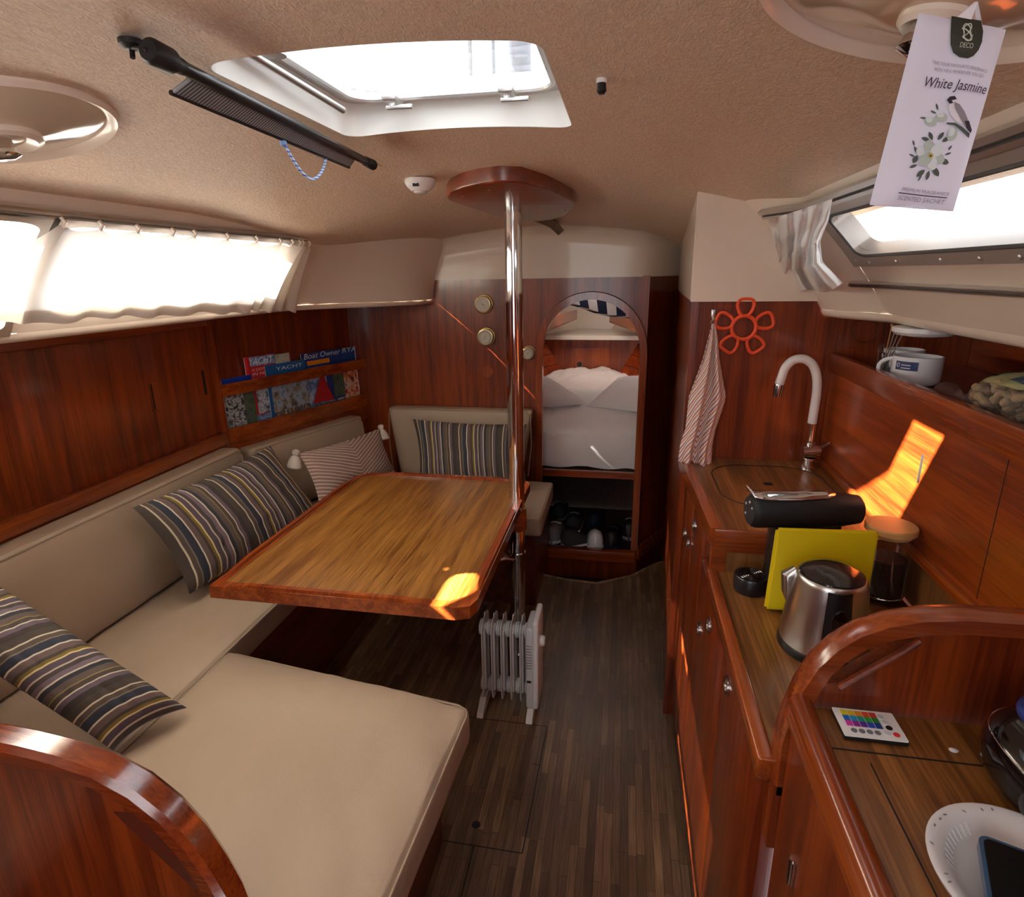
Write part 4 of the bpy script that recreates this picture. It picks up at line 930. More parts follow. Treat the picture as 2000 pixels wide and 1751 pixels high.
c_ = cushion('seat_cushion', 'cream seat cushion behind the table in front of the instruments', 'cushion', -1.5, -.335, 2.47, 2.97, .385, .48, corners=[(-1.50, 2.47), (-.335, 2.47), (-.335, 2.97), (-1.36, 2.97)], seed=9, bev=.02)
def back_cushion(lab, P, Q, z0, z1, th, lean, seed=0, taper=0):
    """upright cushion between plan points P and Q, front face towards the cabin"""
    P = V(P + (0,)); Q = V(Q + (0,)); d = (Q - P); Ln = d.length; d.normalize(); n_ = V((d.y, -d.x, 0))
    bm = bmesh.new(); bmesh.ops.create_cube(bm, size=1)
    for v in bm.verts: v.co = V(((v.co.x + .5) * Ln, (v.co.y + .5) * th, (v.co.z + .5) * (z1 - z0)))
    for v in bm.verts:
        if taper and v.co.z < .1: v.co.x += taper * (1 if v.co.x < Ln / 2 else -1)
    bmesh.ops.bevel(bm, geom=list(bm.edges), offset=.02, segments=3, profile=.6, affect='EDGES'); bmesh.ops.triangulate(bm, faces=bm.faces)
    for _ in range(5):
        lng = [e for e in bm.edges if e.calc_length() > .05]
        if not lng: break
        bmesh.ops.subdivide_edges(bm, edges=lng, cuts=1); bmesh.ops.triangulate(bm, faces=[f for f in bm.faces if len(f.verts) > 3])
    for v in bm.verts:
        ex = max(0, 1 - (v.co.x / Ln * 2 - 1) ** 4) * max(0, 1 - (v.co.z / (z1 - z0) * 2 - 1) ** 4)
        if v.co.y < th / 2: v.co.y -= .012 * ex + .004 * mnoise.noise(V((v.co.x * 6, v.co.z * 6, seed)))
    def W(p): return P + d * p.x + (-n_) * (p.y) + V((0, 0, z0 + p.z)) + (-n_) * (lean * (p.z / (z1 - z0)))
    R_ = MB(); bm.verts.index_update(); vs = [W(v.co) for v in bm.verts]; fs = [[v.index for v in f.verts] for f in bm.faces]; bm.free(); R_.add(vs, fs)
    t = thing('back_cushion', P + d * Ln / 2 + V((0, 0, z0)), lab, 'cushion', None)
    obj('cover', R_, CREAM, t, smooth=50)
    H_ = z1 - z0; pp = [W(V(q)) for q in ((.02, -.001, .02), (.003 + 0, -.001, H_ * .5), (.008, -.001, H_ - .03), (.03, -.001, H_ - .008), (Ln - .03, -.001, H_ - .008), (Ln - .008, -.001, H_ - .03), (Ln - .003, -.001, H_ * .5), (Ln - .02, -.001, .02))]
    obj('piping', MB().tube(pp, .003, 6), PIPE, t); return t
# P -> Q runs so that the cabin is on the n side
back_cushion('long cream back cushion along the left settee, nearest the camera', (-1.560, .25), (-1.560, 2.17), .492, .855, .09, .02, 1)
tP = RP0 + RN * .11 + RD * .05; tQ = RP0 + RN * .11 + RD * (RLn - .15)
back_cushion('cream back cushion under the magazine rack', (tP.x, tP.y), (tQ.x, tQ.y), .492, .825, .085, .025, 2, taper=.0)
back_cushion('cream back cushion against the bulkhead below the two brass dials', (-1.245, 2.95), (-.45, 2.95), .492, .86, .075, .03, 3, taper=.06)

# pillows
def pillow(lab, A, B, C_, D, th, mat, seed, name='throw_pillow', tassels=False):
    mb, uv = pillow_mesh(A, B, C_, D, th, seed=seed, pinch=.07, wr=.006)
    c = (V(A) + V(B) + V(C_) + V(D)) / 4; zmin = min(v.z for v in mb.v); base = V((c.x, c.y, zmin))
    t = thing(name, base, lab, 'pillow')
    obj('cover', mb, mat, t, uvs=uv, smooth=70)
    edge = [V(A), V(B), V(C_), V(D)]
    if tassels:
        TM = plain('white tassel yarn', hexc('dcd2c6'), .9, bump=.6, bscale=150)
        for p, dn in ((V(A), V((-.2, -.1, -1))), (V(B), V((.25, -.2, -1)))):
            dn.normalize(); q = p + V((0, 0, .002)) + (p - c).normalized() * .010
            ts = obj('tassel', MB().lathe([(.004, -.014), (.016, -.007), (.016, .005), (.010, .012), (.018, .02), (.027, .038), (.032, .064), (.028, .070), (.004, .071)], q, 20, ax=dn), TM, t)
            obj('cord_wrap', MB().lathe([(.0095, .008), (.0105, .011), (.0095, .014)], q, 16, ax=dn), PIPE, ts)
    return t
# mid-left striped
A = hit(248, 990, 'x', -1.50); B = hit(528, 870, 'x', -1.50); D = hit(370, 1160, 'z', .535); C1 = D + (B - A) * 1.0; C1.z = .53
A.x += .02
pillow('striped pillow leaning on the left back cushion behind the table', A, B, hit(640, 1010, 'x', -1.30), D, .062, STRIPE, 1)
# foreground striped
A2 = hit(366, 1382, 'z', .535); B2 = hit(222, 1466, 'z', .535); D2 = hit(-30, 1125, 'x', -1.47); C2 = B2 + (D2 - A2)
C2.z = max(C2.z, .56)
pillow('striped pillow lying in the near left corner beside the curved wooden end', D2, A2, B2, C2, .060, STRIPE, 5)
# forward striped
pillow('striped pillow leaning under the brass dials at the far side of the table', hit(806, 818, 'y', 2.86), hit(1030, 828, 'y', 2.86), hit(1030, 950, 'y', 2.74), hit(818, 945, 'y', 2.74), .05, STRIPE, 9)
# chevron with tassels
cn = RP0 + RN * .20
def hr(u, v, off): return hitp(u, v, RP0 + RN * off, RN)
pillow('pink-brown chevron pillow with white tassels, leaning below the magazine rack', hr(582, 885, .235), hr(742, 836, .235), hr(775, 925, .33), hr(625, 990, .36), .05, CHEV, 12, tassels=True)

# ================================================================ TABLE
TZ = .70
tb_ = thing('dining_table', (-.745, 1.84, .1), 'teak-topped saloon table with raised mahogany rim and a sunlit near corner', 'table')
tl = [hit(415, 1137, 'z', TZ), hit(725, 921, 'z', TZ), hit(1036, 944, 'z', TZ), hit(893, 1209, 'z', TZ)]
X0, Y0, X1, Y1 = -1.142, 1.335, -.362, 2.36
XR0 = -.372
def chamf(i=0, c=.045):
    return [(X0 + c + i * .3, Y0 + i), (X0 + i, Y0 + c * .3 + i), (X0 + i, Y1 - c - .01), (X0 + c + .02 + i * .3, Y1 - i), (X1 - .035, Y1 - i), (X1 - i, Y1 - .035), (X1 - i, Y0 + .045), (X1 - .01 - i, Y0 + .016 + i * .6), (X1 - .045 - i * .4, Y0 + i)]
obj('top', MB().prism([(x, y) for x, y in chamf(.006)], (0, 0, TZ - .026), (1, 0, 0), (0, 1, 0), (0, 0, .026)), TEAK, tb_, smooth=0)
O_ = [(X0, Y0), (X0, Y1 - .05), (X0 + .06, Y1), (X1 - .03, Y1), (X1, Y1 - .03), (X1, Y0 + .05), (X1 - .012, Y0 + .014), (X1 - .05, Y0)]
I_ = [(X0 + .03, Y0 + .032), (X0 + .03, Y1 - .065), (X0 + .072, Y1 - .03), (X1 - .045, Y1 - .03), (X1 - .032, Y1 - .045), (X1 - .032, Y0 + .065), (X1 - .055, Y0 + .045), (X1 - .075, Y0 + .032)]
obj('rim', MB().prism(O_, (0, 0, TZ - .036), (1, 0, 0), (0, 1, 0), (0, 0, .0375), holes=[I_]), MTRIM, tb_, smooth=0)
fd = MB()      # raised fiddles with gaps at the corners
def fid(a, b, n_=14):
    a = V(a + (0,)); b = V(b + (0,)); d = (b - a).normalized(); nn = V((-d.y, d.x, 0)); L_ = (b - a).length
    vs = []; prof = [(-.009, 0), (-.007, 1), (.007, 1), (.010, 0)]
    for i in range(n_ + 1):
        q = i / n_; hh = .012 * min(1, min(q, 1 - q) * 9)
        for k, hq in prof: vs.append(a + d * (q * L_) + nn * k + V((0, 0, TZ + hh * hq)))
    fs = [(i * 4 + k, i * 4 + k + 1, (i + 1) * 4 + k + 1, (i + 1) * 4 + k) for i in range(n_) for k in range(3)]
    fd.add(vs, fs)
fid((X0 + .012, Y0 + .05), (X0 + .012, Y1 - .07)); fid((X0 + .09, Y1 - .012), (X1 - .05, Y1 - .012)); fid((X1 - .012, Y1 - .32), (X1 - .012, Y0 + .09)); fid((X0 + .04, Y0 + .011), (X1 - .11, Y0 + .011))
obj('fiddle', fd, MTRIM, tb_, smooth=40)
br = MB().bb(-.62, PX + .0, PY - .03, PY + .03, .60, .664, bev=.006); br.tube([(PX, PY, .57), (PX, PY, .655)], .038, 24)
obj('post_bracket', br, MTRIM_X, tb_)
lv = MB(); p0 = V((PX - .04, PY - .03, .45)); lv.tube([(PX, PY - .03, .45), p0, p0 + V((-.075, -.03, -.01))], [.009, .008, .006], 10); lv.tube([(PX - .03, PY - .03, .455), (PX - .06, PY - .05, .49), (PX - .045, PY - .06, .50)], .006, 8)
lv.tube([(PX, PY, .44), (PX, PY, .47)], .035, 24); obj('clamp_lever', lv, CHROME, tb_)

# ================================================================ HEATER
hx, hy = -.375, 1.835
t = thing('oil_heater', (hx, hy, 0), 'small white oil-filled heater standing on the floor beside the steel post', 'heater')
WHG = plain('white heater enamel', hexc('dcdad8'), .35, coat=.3)
def fin(x, th=.010):
    m = MB(); o = rrect(-.062, .062, .045, .385, .035, 6); m.prism(o, (x - th * .15, hy, 0), (0, 1, 0), (0, 0, 1), (th * .3, 0, 0), holes=[rrect(-.014, .014, .12, .30, .012, 4)])
    for z in (.335, .085): m.lathe([(.030, -.0175), (.030, -.012), (.018, -.006), (.018, .006), (.030, .012), (.030, .0175)], (x, hy, z), 24, ax=(1, 0, 0))
    for yy in (-.028, .028): m.tube([(x, hy + yy, .08), (x, hy + yy, .34)], .0085, 10, sx=1)
    m.prism([(-.010, .375), (.010, .375), (.003, .398), (-.003, .398)], (x - th * .15, hy, 0), (0, 1, 0), (0, 0, 1), (th * .3, 0, 0))
    return m
for k in range(5): obj('fin', fin(hx - .082 + k * .036), WHG, t, smooth=40)
px0 = hx + .082
obj('end_housing', MB().bb(px0, px0 + .030, hy - .066, hy + .066, .035, .385, bev=.010, seg=3), WHG, t)
cpn = obj('control_panel', MB().bb(px0 + .026, px0 + .048, hy - .072, hy + .072, .040, .415, bev=.008, seg=3), WHITEP, t)
obj('knob', MB().lathe([(.020, 0), (.020, .012), (.016, .017)], (px0 + .048, hy - .005, .30), 28, ax=(1, 0, 0)), WHITEP, cpn)
gm = MB()
for k in range(9): gm.bb(px0 + .004, px0 + .024, hy - .0668, hy - .0655, .215 + k * .012, .2185 + k * .012)
obj('vent_slot', gm, plain('grey slot', hexc('8b8886'), .5), t, smooth=0)
obj('switch', MB().bb(px0 + .006, px0 + .022, hy - .0685, hy - .0655, .155, .163), BLACK, t, smooth=0)
for x in (hx - .088, px0 + .018): t.scale = (.96, .96, .95); obj('foot', MB().prism([(-.105, 0), (.105, 0), (.095, .018), (.04, .045), (-.04, .045), (-.095, .018)], (x - .012, hy, 0), (0, 1, 0), (0, 0, 1), (.024, 0, 0)), WHG, t, smooth=20)

# ================================================================ INSTRUMENTS ON THE BULKHEAD
def dial(name, u, v, lab, hands, cat='clock', R=.043, ticks=12, hidden=False):
    p = hit(u, v, 'y', BY - .03); p.y = BY
    t = thing(name, p, lab, cat)
    obj('backplate', MB().lathe([(R * 1.16, .0), (R * 1.16, .006), (R * 1.05, .010)], p, 40, ax=(0, -1, 0)), BRASS, t)
    obj('case', MB().lathe([(R, .006), (R * 1.0, .034), (R * .96, .040), (R * .86, .041), (R * .84, .036)], p, 40, ax=(0, -1, 0)), BRASS, t)
    f = obj('face', MB().lathe([(R * .88, .034), (R * .88, .0385)], p, 40, ax=(0, -1, 0)), plain('ivory dial', hexc('cfc8ba'), .4), t)
    o = p + V((0, -.0388, 0)); INK = plain('black ink', hexc('16140f'), .5)
    if ticks == 12:
        for k, s in enumerate(('12', '1', '2', '3', '4', '5', '6', '7', '8', '9', '10', '11')):
            a = math.radians(30 * k); c = o + V((math.sin(a), 0, math.cos(a))) * R * .68
            text(s, .0075, c + V((0, -.0002, -.0027)), (1, 0, 0), (0, 0, 1), INK, 'numeral', f, align='CENTER')
    else:
        m = MB()
        for k in range(40):
            a = math.radians(-135 + 270 * k / 39); d = V((math.sin(a), 0, math.cos(a))); n_ = V((d.z, 0, -d.x)) * .0004; r0 = R * (.6 if k % 5 else .52)
            m.add([o + d * r0 - n_, o + d * r0 + n_, o + d * R * .68 + n_, o + d * R * .68 - n_], [(0, 1, 2, 3)])
        obj('scale', m, INK, f, smooth=0)
        obj('scale_ring', MB().tube([o + V((math.sin(q / 20 * math.pi), 0, math.cos(q / 20 * math.pi))) * R * .72 for q in range(40)], .0006, 5, closed=True), INK, f)
    for a, ln, wd in hands:
        a = math.radians(a); d = V((math.sin(a), 0, math.cos(a))); n_ = V((d.z, 0, -d.x)) * wd
        obj('hand', MB().add([o - d * .004 - n_ + V((0, -.001, 0)), o - d * .004 + n_ + V((0, -.001, 0)), o + d * ln * R + V((0, -.001, 0))], [(0, 1, 2)]), INK, t, smooth=0, thick=.0004)
    obj('hub', MB().lathe([(.003, .038), (.002, .042)], p, 12, ax=(0, -1, 0)), BRASS, t)
    return t
dial('wall_clock', 943, 594, 'round brass ship clock with numerals, the upper dial on the bulkhead', [(105, .42, .0012), (135, .68, .0009)])
dial('barometer', 948, 658, 'round brass barometer, directly below the ship clock', [(185, .5, .0010), (20, .6, .0006)], cat='barometer', ticks=0)
dial('hygrometer', 1031, 690, 'brass dial half hidden behind the steel post', [(40, .6, .001)], cat='dial', R=.032, ticks=0)
p = hit(952, 725, 'y', BY - .002); tag(obj('dial_reflection', MB().lathe([(.032, 0), (.031, .0015)], p, 36, ax=(0, -1, 0)), wood('dial reflection tint', hexc('6a2408'), hexc('a04d14'), 'Z'), base=p), 'paler round painted patch below the barometer, a dial reflected in the bulkhead varnish', 'disc')  # round patch painting in a dial's reflection on the varnish

# ================================================================ GALLEY
CZ, SZ_, FX = .88, .984, .222
gc = thing('galley_cabinet', (.42, 1.1, 0), 'long mahogany galley cabinet with ring-pull doors along the right side of the floor', 'cabinet')
bd = MB(); bd.bb(FX + .008, .60, .735, 1.31, .09, CZ - .03); bd.bb(FX + .008, .60, 1.31, 1.868, .09, SZ_ - .03); bd.bb(FX + .07, .60, .735, 1.868, 0, .09)
obj('carcass', bd, MAHOG, gc, smooth=0)
def ring_pull(parent, y, z):
    m = MB(); m.lathe([(.019, 0), (.019, .002), (.013, .003)], (FX - .004, y, z), 20, ax=(-1, 0, 0))
    c = V((FX - .0075, y, z - .002)); m.tube([c + V((-.002 * 0, math.sin(k / 16 * 2 * math.pi) * .0125, math.cos(k / 16 * 2 * math.pi) * .0125)) for k in range(16)], .0022, 6, closed=True)
    obj('ring_pull', m, plain('worn chrome fitting', (.62, .58, .55), .25, metal=1), parent)
def cdoor(y0, y1, z0, z1, ring=None):
    d = obj('door', MB().bb(FX - .004, FX + .012, y0, y1, z0, z1, bev=.003), MAHOG, gc, smooth=30)
    if ring: ring_pull(d, *ring)
    return d
d4 = cdoor(1.655, 1.862, .10, .94, (1.80, .752)); ring_pull(d4, 1.70, .765); cdoor(1.445, 1.645, .10, .94, (1.600, .866))
d2 = cdoor(1.055, 1.435, .10, .845, (1.365, .685)); ring_pull(d2, 1.238, .778); cdoor(.745, 1.045, .10, .845, (.992, .806))
fr_ = MB(); fr_.bb(FX - .002, FX + .02, .735, 1.31, .847, .87); fr_.bb(FX - .004, FX + .024, 1.31, 1.335, .848, SZ_ - .03, bev=.003); obj('face_frame', fr_, MTRIM, gc, smooth=20)
# step between the two worktops
stp = MB().bb(FX + .0, .60, 1.306, 1.314, SZ_ - .055, SZ_ - .028).bb(FX + .0, FX + .03, 1.304, 1.315, CZ, SZ_ - .028); obj('step_frame', stp, MTRIM_X, gc, smooth=0)
obj('step_panel', MB().bb(FX + .03, .60, 1.309, 1.314, CZ, SZ_ - .055), TEAK_X, gc, smooth=0)
wt = thing('galley_worktop', (.4, 1.02, CZ - .03), 'lower teak worktop carrying the kettle and coffee maker', 'worktop')
obj('top', MB().bb(FX + .014, .60, .735, 1.309, CZ - .03, CZ), TEAK_W, wt, smooth=0)
obj('edge_moulding', MB().bb(FX - .010, FX + .014, .735, 1.309, CZ - .034, CZ + .004, bev=.005, seg=3), MTRIM, wt)
sk = thing('sink_worktop', (.4, 1.6, SZ_ - .03), 'raised teak worktop with a flush sink lid in front of the tap', 'worktop')
obj('top', MB().prism([(FX + .010, 1.306), (.602, 1.306), (.602, 1.868), (FX - .012, 1.868), (FX + .0, 1.72)], (0, 0, SZ_ - .03), (1, 0, 0), (0, 1, 0), (0, 0, .03)), TEAK_W, sk, smooth=0)
obj('edge_moulding', MB().prism([(FX - .010, 1.303), (FX + .014, 1.303), (FX - .004, 1.866), (FX - .032, 1.866)], (0, 0, SZ_ - .034), (1, 0, 0), (0, 1, 0), (0, 0, .038)), MTRIM, sk, smooth=20)
obj('front_moulding', MB().bb(FX + .0, .60, 1.300, 1.308, SZ_ - .03, SZ_ + .002, bev=.002), MTRIM_X, sk)
lid = rrect(.268, .565, 1.46, 1.80, .10, 10)
obj('lid_joint', MB().tube([(x, y, SZ_ + .0002) for x, y in lid], .0016, 6, closed=True), RUBBER, sk)
p = hit(1500, 945, 'z', SZ_); obj('finger_hole', MB().lathe([(.0125, .0003), (.0125, .001)], (p.x, p.y, SZ_), 24, ex=1, ey=.9), RUBBER, sk)
# outboard splash panel, shelf
sp = thing('galley_back_panel', (.61, 1.2, CZ), 'mahogany panel behind the worktops with a sun patch on it', 'panel')
PXX = .602
obj('panel', MB().bb(PXX, PXX + .014, .745, 1.868, SZ_ + .0, 1.275), MAHOG_Y, sp, smooth=0)
obj('lower_panel', MB().bb(PXX + .006, PXX + .014, .745, 1.306, CZ, SZ_), TEAK_X, sp, smooth=0)
obj('lower_strip', MB().bb(PXX - .012, PXX + .004, .745, 1.868, SZ_ + .001, SZ_ + .024, bev=.003), MTRIM, sp)
obj('top_rail', MB().bb(PXX - .008, PXX + .016, .35, 1.868, 1.262, 1.315, bev=.004), MTRIM, sp)
p = hit(1798, 915, 'x', PXX); gm = MB().box((PXX - .0005, p.y, p.z), (.0016, .007, .060), bev=.0005); obj('finger_groove', gm, RUBBER, sp)
for yy in (1.01,): obj('joint', MB().bb(PXX - .0006, PXX + .001, yy, yy + .0015, SZ_ + .03, 1.26), RUBBER, sp, smooth=0)
sh = tag(obj('galley_shelf', MB().bb(PXX + .016, .968, .3, 1.868, 1.268, 1.282), MAHOG_Y, base=(.8, 1.1, 1.268), smooth=0), 'mahogany shelf under the right side deck with mugs and a nut bag', 'shelf')
struct(obj('trim_3', MB().bb(.955, .969, .3, 1.868, 1.283, 1.42), MAHOG_Y, smooth=0))
# chart table
TX = 1.0
cht = thing('chart_table', (.5, .45, .0), 'teak chart table with rounded red edge, in the lower right foreground', 'table')
obj('top', MB().prism([(.262, .05), (.965, .05), (.965, .708), (.262, .708)], (0, 0, TX - .02), (1, 0, 0), (0, 1, 0), (0, 0, .02)), TEAK_W, cht, smooth=0)
em = MB(); prof = [(0, -.03), (0, .004), (.004, .010), (.010, .013), (.019, .012), (.026, .006), (.028, 0), (.028, -.03)]
ya_, yb_ = .05, .716; em.add([(.236 + a, y, TX + b) for y in (ya_, yb_) for a, b in prof], [(i, (i + 1) % 8, (i + 1) % 8 + 8, i + 8) for i in range(8)] + [tuple(range(8)), tuple(range(8, 16))])
obj('edge_moulding', em, MTRIM, cht, smooth=50)
ft = obj('front_panel', MB().bb(.240, .26, .05, .705, .0, TX - .03), MAHOG, cht, smooth=0)
obj('lid_joint', MB().bb(.3, .31 - .0085, .05, .62, TX, TX + .0006).bb(.262, .965, .636, .638, TX, TX + .0006).bb(.45, .4515, .05, .636, TX, TX + .0006), RUBBER, cht, smooth=0)
hp = hit(1545, 1700, 'x', .238); obj('hinge', MB().tube([hp + V((0, 0, -.02)), hp + V((0, 0, .02))], .004, 10).box(hp, (.003, .018, .036)), CHROME, cht)
# curved partition between galley and chart table
py0, py1 = .712, .742
pa = thing('curved_partition', (.5, .727, .85), 'curved mahogany partition with a pointed hand slot, between worktop and chart table', 'partition')
oa = [hit(u, v, 'y', py1) for u, v in ((1502, 1478), (1513, 1420), (1530, 1370), (1552, 1320), (1582, 1275), (1620, 1240), (1665, 1213), (1720, 1195), (1790, 1184), (1870, 1182), (2000, 1190))]
oa = [(p.x, p.z) for p in oa]; oa[0] = (.232, oa[0][1])
lastz = oa[-1][1]; out = oa + [(.70, lastz - .003), (.97, lastz - .01)]
def inset(poly, d):
    r = []
    for i, (x, z) in enumerate(poly):
        a = poly[max(0, i - 1)]; b = poly[min(len(poly) - 1, i + 1)]; tx, tz = b[0] - a[0], b[1] - a[1]; L_ = math.hypot(tx, tz); r.append((x + tz / L_ * d, z - tx / L_ * d))
    return r
inn = inset(out, .022)
cap = MB(); vs = []
for (x, z), (xi, zi) in zip([(.2315, .845)] + out, [(.2535, .845)] + inn): vs += [V((x, py0 + .004, z - .002)), V((x, py0 + .010, z + .002)), V((x, py1, z + .002)), V((x, py1 + .005, z - .002)), V((xi, py1 + .005, zi)), V((xi, py0 + .0, zi)), V((lerp(x, xi, .15), py0, lerp(z, zi, .15)))]
k_ = 7; cap.add(vs, [(i * k_ + j, i * k_ + (j + 1) % k_, (i + 1) * k_ + (j + 1) % k_, (i + 1) * k_ + j) for i in range(len(out)) for j in range(k_)])
obj('curved_cap', cap, MTRIM_X, pa, smooth=40)
e0 = [hit(u, v, 'y', py0) for u, v in ((1592, 1345), (1600, 1322), (1625, 1292), (1660, 1268), (1700, 1252), (1750, 1240), (1795, 1236), (1800, 1246), (1770, 1266), (1700, 1304), (1640, 1337))]
slot = [(p.x, p.z) for p in e0]
body = [(.262, TX - .13)] + [(x, z) for x, z in inset(out, .012)[1:]] + [(.97, TX - .13)]
body = [(x, z) for x, z in body if x >= .2539]
obj('panel', MB().prism(body, (0, py0 + .006, 0), (1, 0, 0), (0, 0, 1), (0, .020, 0), holes=[slot]), MAHOG, pa, smooth=0)
sl_ = MB(); sl_.tube([V((x, py0 + .002, z - .004)) for x, z in (slot[-1], slot[-2], slot[-3], slot[-4])], .0045, 8); obj('slot_lip', sl_, MAHOG_X, pa)
obj('foot', MB().prism([(.2315, .75), (.2535, .75), (.2535, .86), (.2315, .86)], (0, py0, 0), (1, 0, 0), (0, 0, 1), (0, .035, 0)), MTRIM_Z, pa, smooth=20)
# left curved partition
PY0 = .55
pb = thing('curved_partition', (-.9, .56, .1), 'large curved mahogany end panel in the lower left foreground', 'partition')
oc = [hit(u, v, 'y', PY0 + .028) for u, v in ((-60, 1398), (0, 1405), (80, 1420), (150, 1437), (230, 1464), (300, 1502), (360, 1550), (410, 1605), (450, 1665), (478, 1715), (500, 1770))]
oc = [(p.x, p.z) for p in oc]; x_, z_ = oc[-1]; oc = [(-1.5, oc[0][1] + .0), (-1.1, oc[0][1] + .002)] + oc + [(x_ + .012, z_ - .07), (x_ + .018, z_ - .2), (x_ + .018, .1)]
ic = inset(oc, .026); ic[-1] = (ic[-1][0], .1)
vs = []
for (x, z), (xi, zi) in zip(oc, ic): vs += [V((lerp(x, xi, .3), PY0 - .016, lerp(z, zi, .3))), V((x, PY0 - .008, z)), V((x, PY0 + .022, z)), V((lerp(x, xi, .3), PY0 + .030, lerp(z, zi, .3))), V((xi, PY0 + .030, zi)), V((xi, PY0 - .016, zi))]
obj('curved_cap', MB().add(vs, [(i * 6 + j, i * 6 + (j + 1) % 6, (i + 1) * 6 + (j + 1) % 6, (i + 1) * 6 + j) for i in range(len(oc) - 1) for j in range(6)]), wood('glossy red cap', hexc('601f0a'), hexc('8a3c16'), 'X', rough=.16, coat=1), pb, smooth=40)
body = [(x, z) for x, z in ic] + [(-1.5, .1)]
obj('panel', MB().prism(body, (0, PY0, 0), (1, 0, 0), (0, 0, 1), (0, .016, 0)), MAHOG, pb, smooth=0)
gr = [hit(u, v, 'y', PY0 - .001) for u, v in ((222, 1585), (270, 1590), (320, 1625), (370, 1680), (412, 1745), (380, 1735), (320, 1680), (270, 1632))]
obj('slot_recess', MB().prism([(p.x, p.z) for p in gr], (0, PY0 - .0015, 0), (1, 0, 0), (0, 0, 1), (0, .002, 0)), plain('varnished slot edge', hexc('5b2a1c'), .12, coat=1), pb, smooth=0)

# ---------------------------------------------------------------- galley items
# tap
fb = hit(1572, 908, 'z', SZ_); FXb, FYb = fb.x, 1.80
t = thing('kitchen_tap', (FXb, FYb, SZ_), 'chrome kitchen tap with white flexible gooseneck spout', 'tap')
obj('body', MB().lathe([(.019, 0), (.019, .005), (.014, .010), (.013, .028), (.019, .030), (.019, .033)], (FXb, FYb, SZ_), 24), CHROME, t)
bc = V((FXb, FYb, SZ_ + .052)); obj('cartridge', MB().tube([bc + V((-.024, -.004, -.002)), bc + V((.024, .004, .002))], .019, 24), CHROME, t)
obj('handle', MB().tube([bc + V((.02, 0, .008)), bc + V((.032, -.010, .018)), bc + V((.043, -.030, .034))], [.005, .0042, .004], 10), CHROME, t)
obj('riser', MB().lathe([(.011, .065), (.013, .072), (.013, .08), (.009, .083), (.0085, .15)], (FXb, FYb, SZ_), 20), CHROME, t)
gp = [hit(u, v, 'y', FYb) for u, v in ((1586, 826), (1590, 800), (1595, 765), (1595, 735), (1587, 712), (1570, 701), (1550, 703), (1535, 716), (1527, 735), (1522, 750))]
sm_ = []
for i in range(len(gp) - 1):
    for k in range(4): q = k / 4; a, b, c, d = gp[max(0, i - 1)], gp[i], gp[i + 1], gp[min(len(gp) - 1, i + 2)]; sm_.append(.5 * ((2 * b) + (c - a) * q + (2 * a - 5 * b + 4 * c - d) * q * q + (3 * b - a - 3 * c + d) * q ** 3))
sm_.append(gp[-1]); obj('flexible_spout', MB().tube(sm_, .0125, 16), plain('white silicone', hexc('ece9e6'), .35, coat=.3), t)
e = gp[-1]; e2 = hit(1517, 774, 'y', FYb); obj('nozzle', MB().tube([e, lerp(e, e2, .15), e2], [.0125, .0132, .0115], 16), plain('dark chrome', (.35, .35, .37), .15, metal=1), t)
# trivet, hook, towel
tc_ = hit(1452, 639, 'y', 1.868); OR = plain('orange silicone', hexc('e2502a'), .45)
tt = thing('flower_trivet', tc_, 'orange flower-shaped silicone trivet hanging on the wood above the sink', 'trivet')
def flat(mb, pts, w_=.0055, d_=.0035, closed=True): return mb.tube(pts, w_, 8, closed=closed)
obj('centre_ring', MB().tube([tc_ + V((math.cos(k / 28 * 2 * math.pi) * .034, -.006, math.sin(k / 28 * 2 * math.pi) * .034)) for k in range(28)], .0058, 8, closed=True), OR, tt)
for k in range(5):
    a = math.radians(90 + 72 * k); er = V((math.cos(a), 0, math.sin(a))); et = V((-math.sin(a), 0, math.cos(a))); pts = []
    for q in range(24):
        b = q / 24 * 2 * math.pi; rr = .058 + .024 * math.cos(b); ww = (.016 + .011 * ((rr - .034) / .048)) * (1 if math.sin(b) > 0 else -1) * abs(math.sin(b)) ** .6
        pts.append(tc_ + V((0, -.006, 0)) + er * rr + et * ww)
    obj('petal', MB().tube(pts, .0052, 8, closed=True), OR, tt)
hk_ = hit(1393, 612, 'y', 1.868); t = thing('wall_hook', hk_, 'small metal hook on the wall holding the tea towel', 'hook')
obj('plate', MB().bb(hk_.x - .006, hk_.x + .006, 1.866, 1.871, hk_.z - .012, hk_.z + .012, bev=.002), STEEL, t)
obj('prong', MB().tube([hk_ + V((0, -.002, .004)), hk_ + V((0, -.004, -.018)), hk_ + V((0, -.014, -.026)), hk_ + V((0, -.022, -.018)), hk_ + V((0, -.024, -.008))], .0022, 8), STEEL, t)
tw = thing('tea_towel', hk_ + V((0, -.02, -.02)), 'red and purple striped tea towel hanging from the wall hook over the worktop corner', 'towel')
prof = [(632, 1391, 1396), (660, 1384, 1402), (700, 1374, 1405), (740, 1360, 1412), (775, 1347, 1419), (800, 1344, 1412), (840, 1340, 1398), (870, 1330, 1392), (905, 1325, 1391)]
def tw_edge(b):
    y = 632 + b * 273; 
    for i in range(len(prof) - 1):
        if prof[i + 1][0] >= y - .01: q = (y - prof[i][0]) / (prof[i + 1][0] - prof[i][0]); return y, lerp(prof[i][1], prof[i + 1][1], q), lerp(prof[i][2], prof[i + 1][2], q)
    return prof[-1]
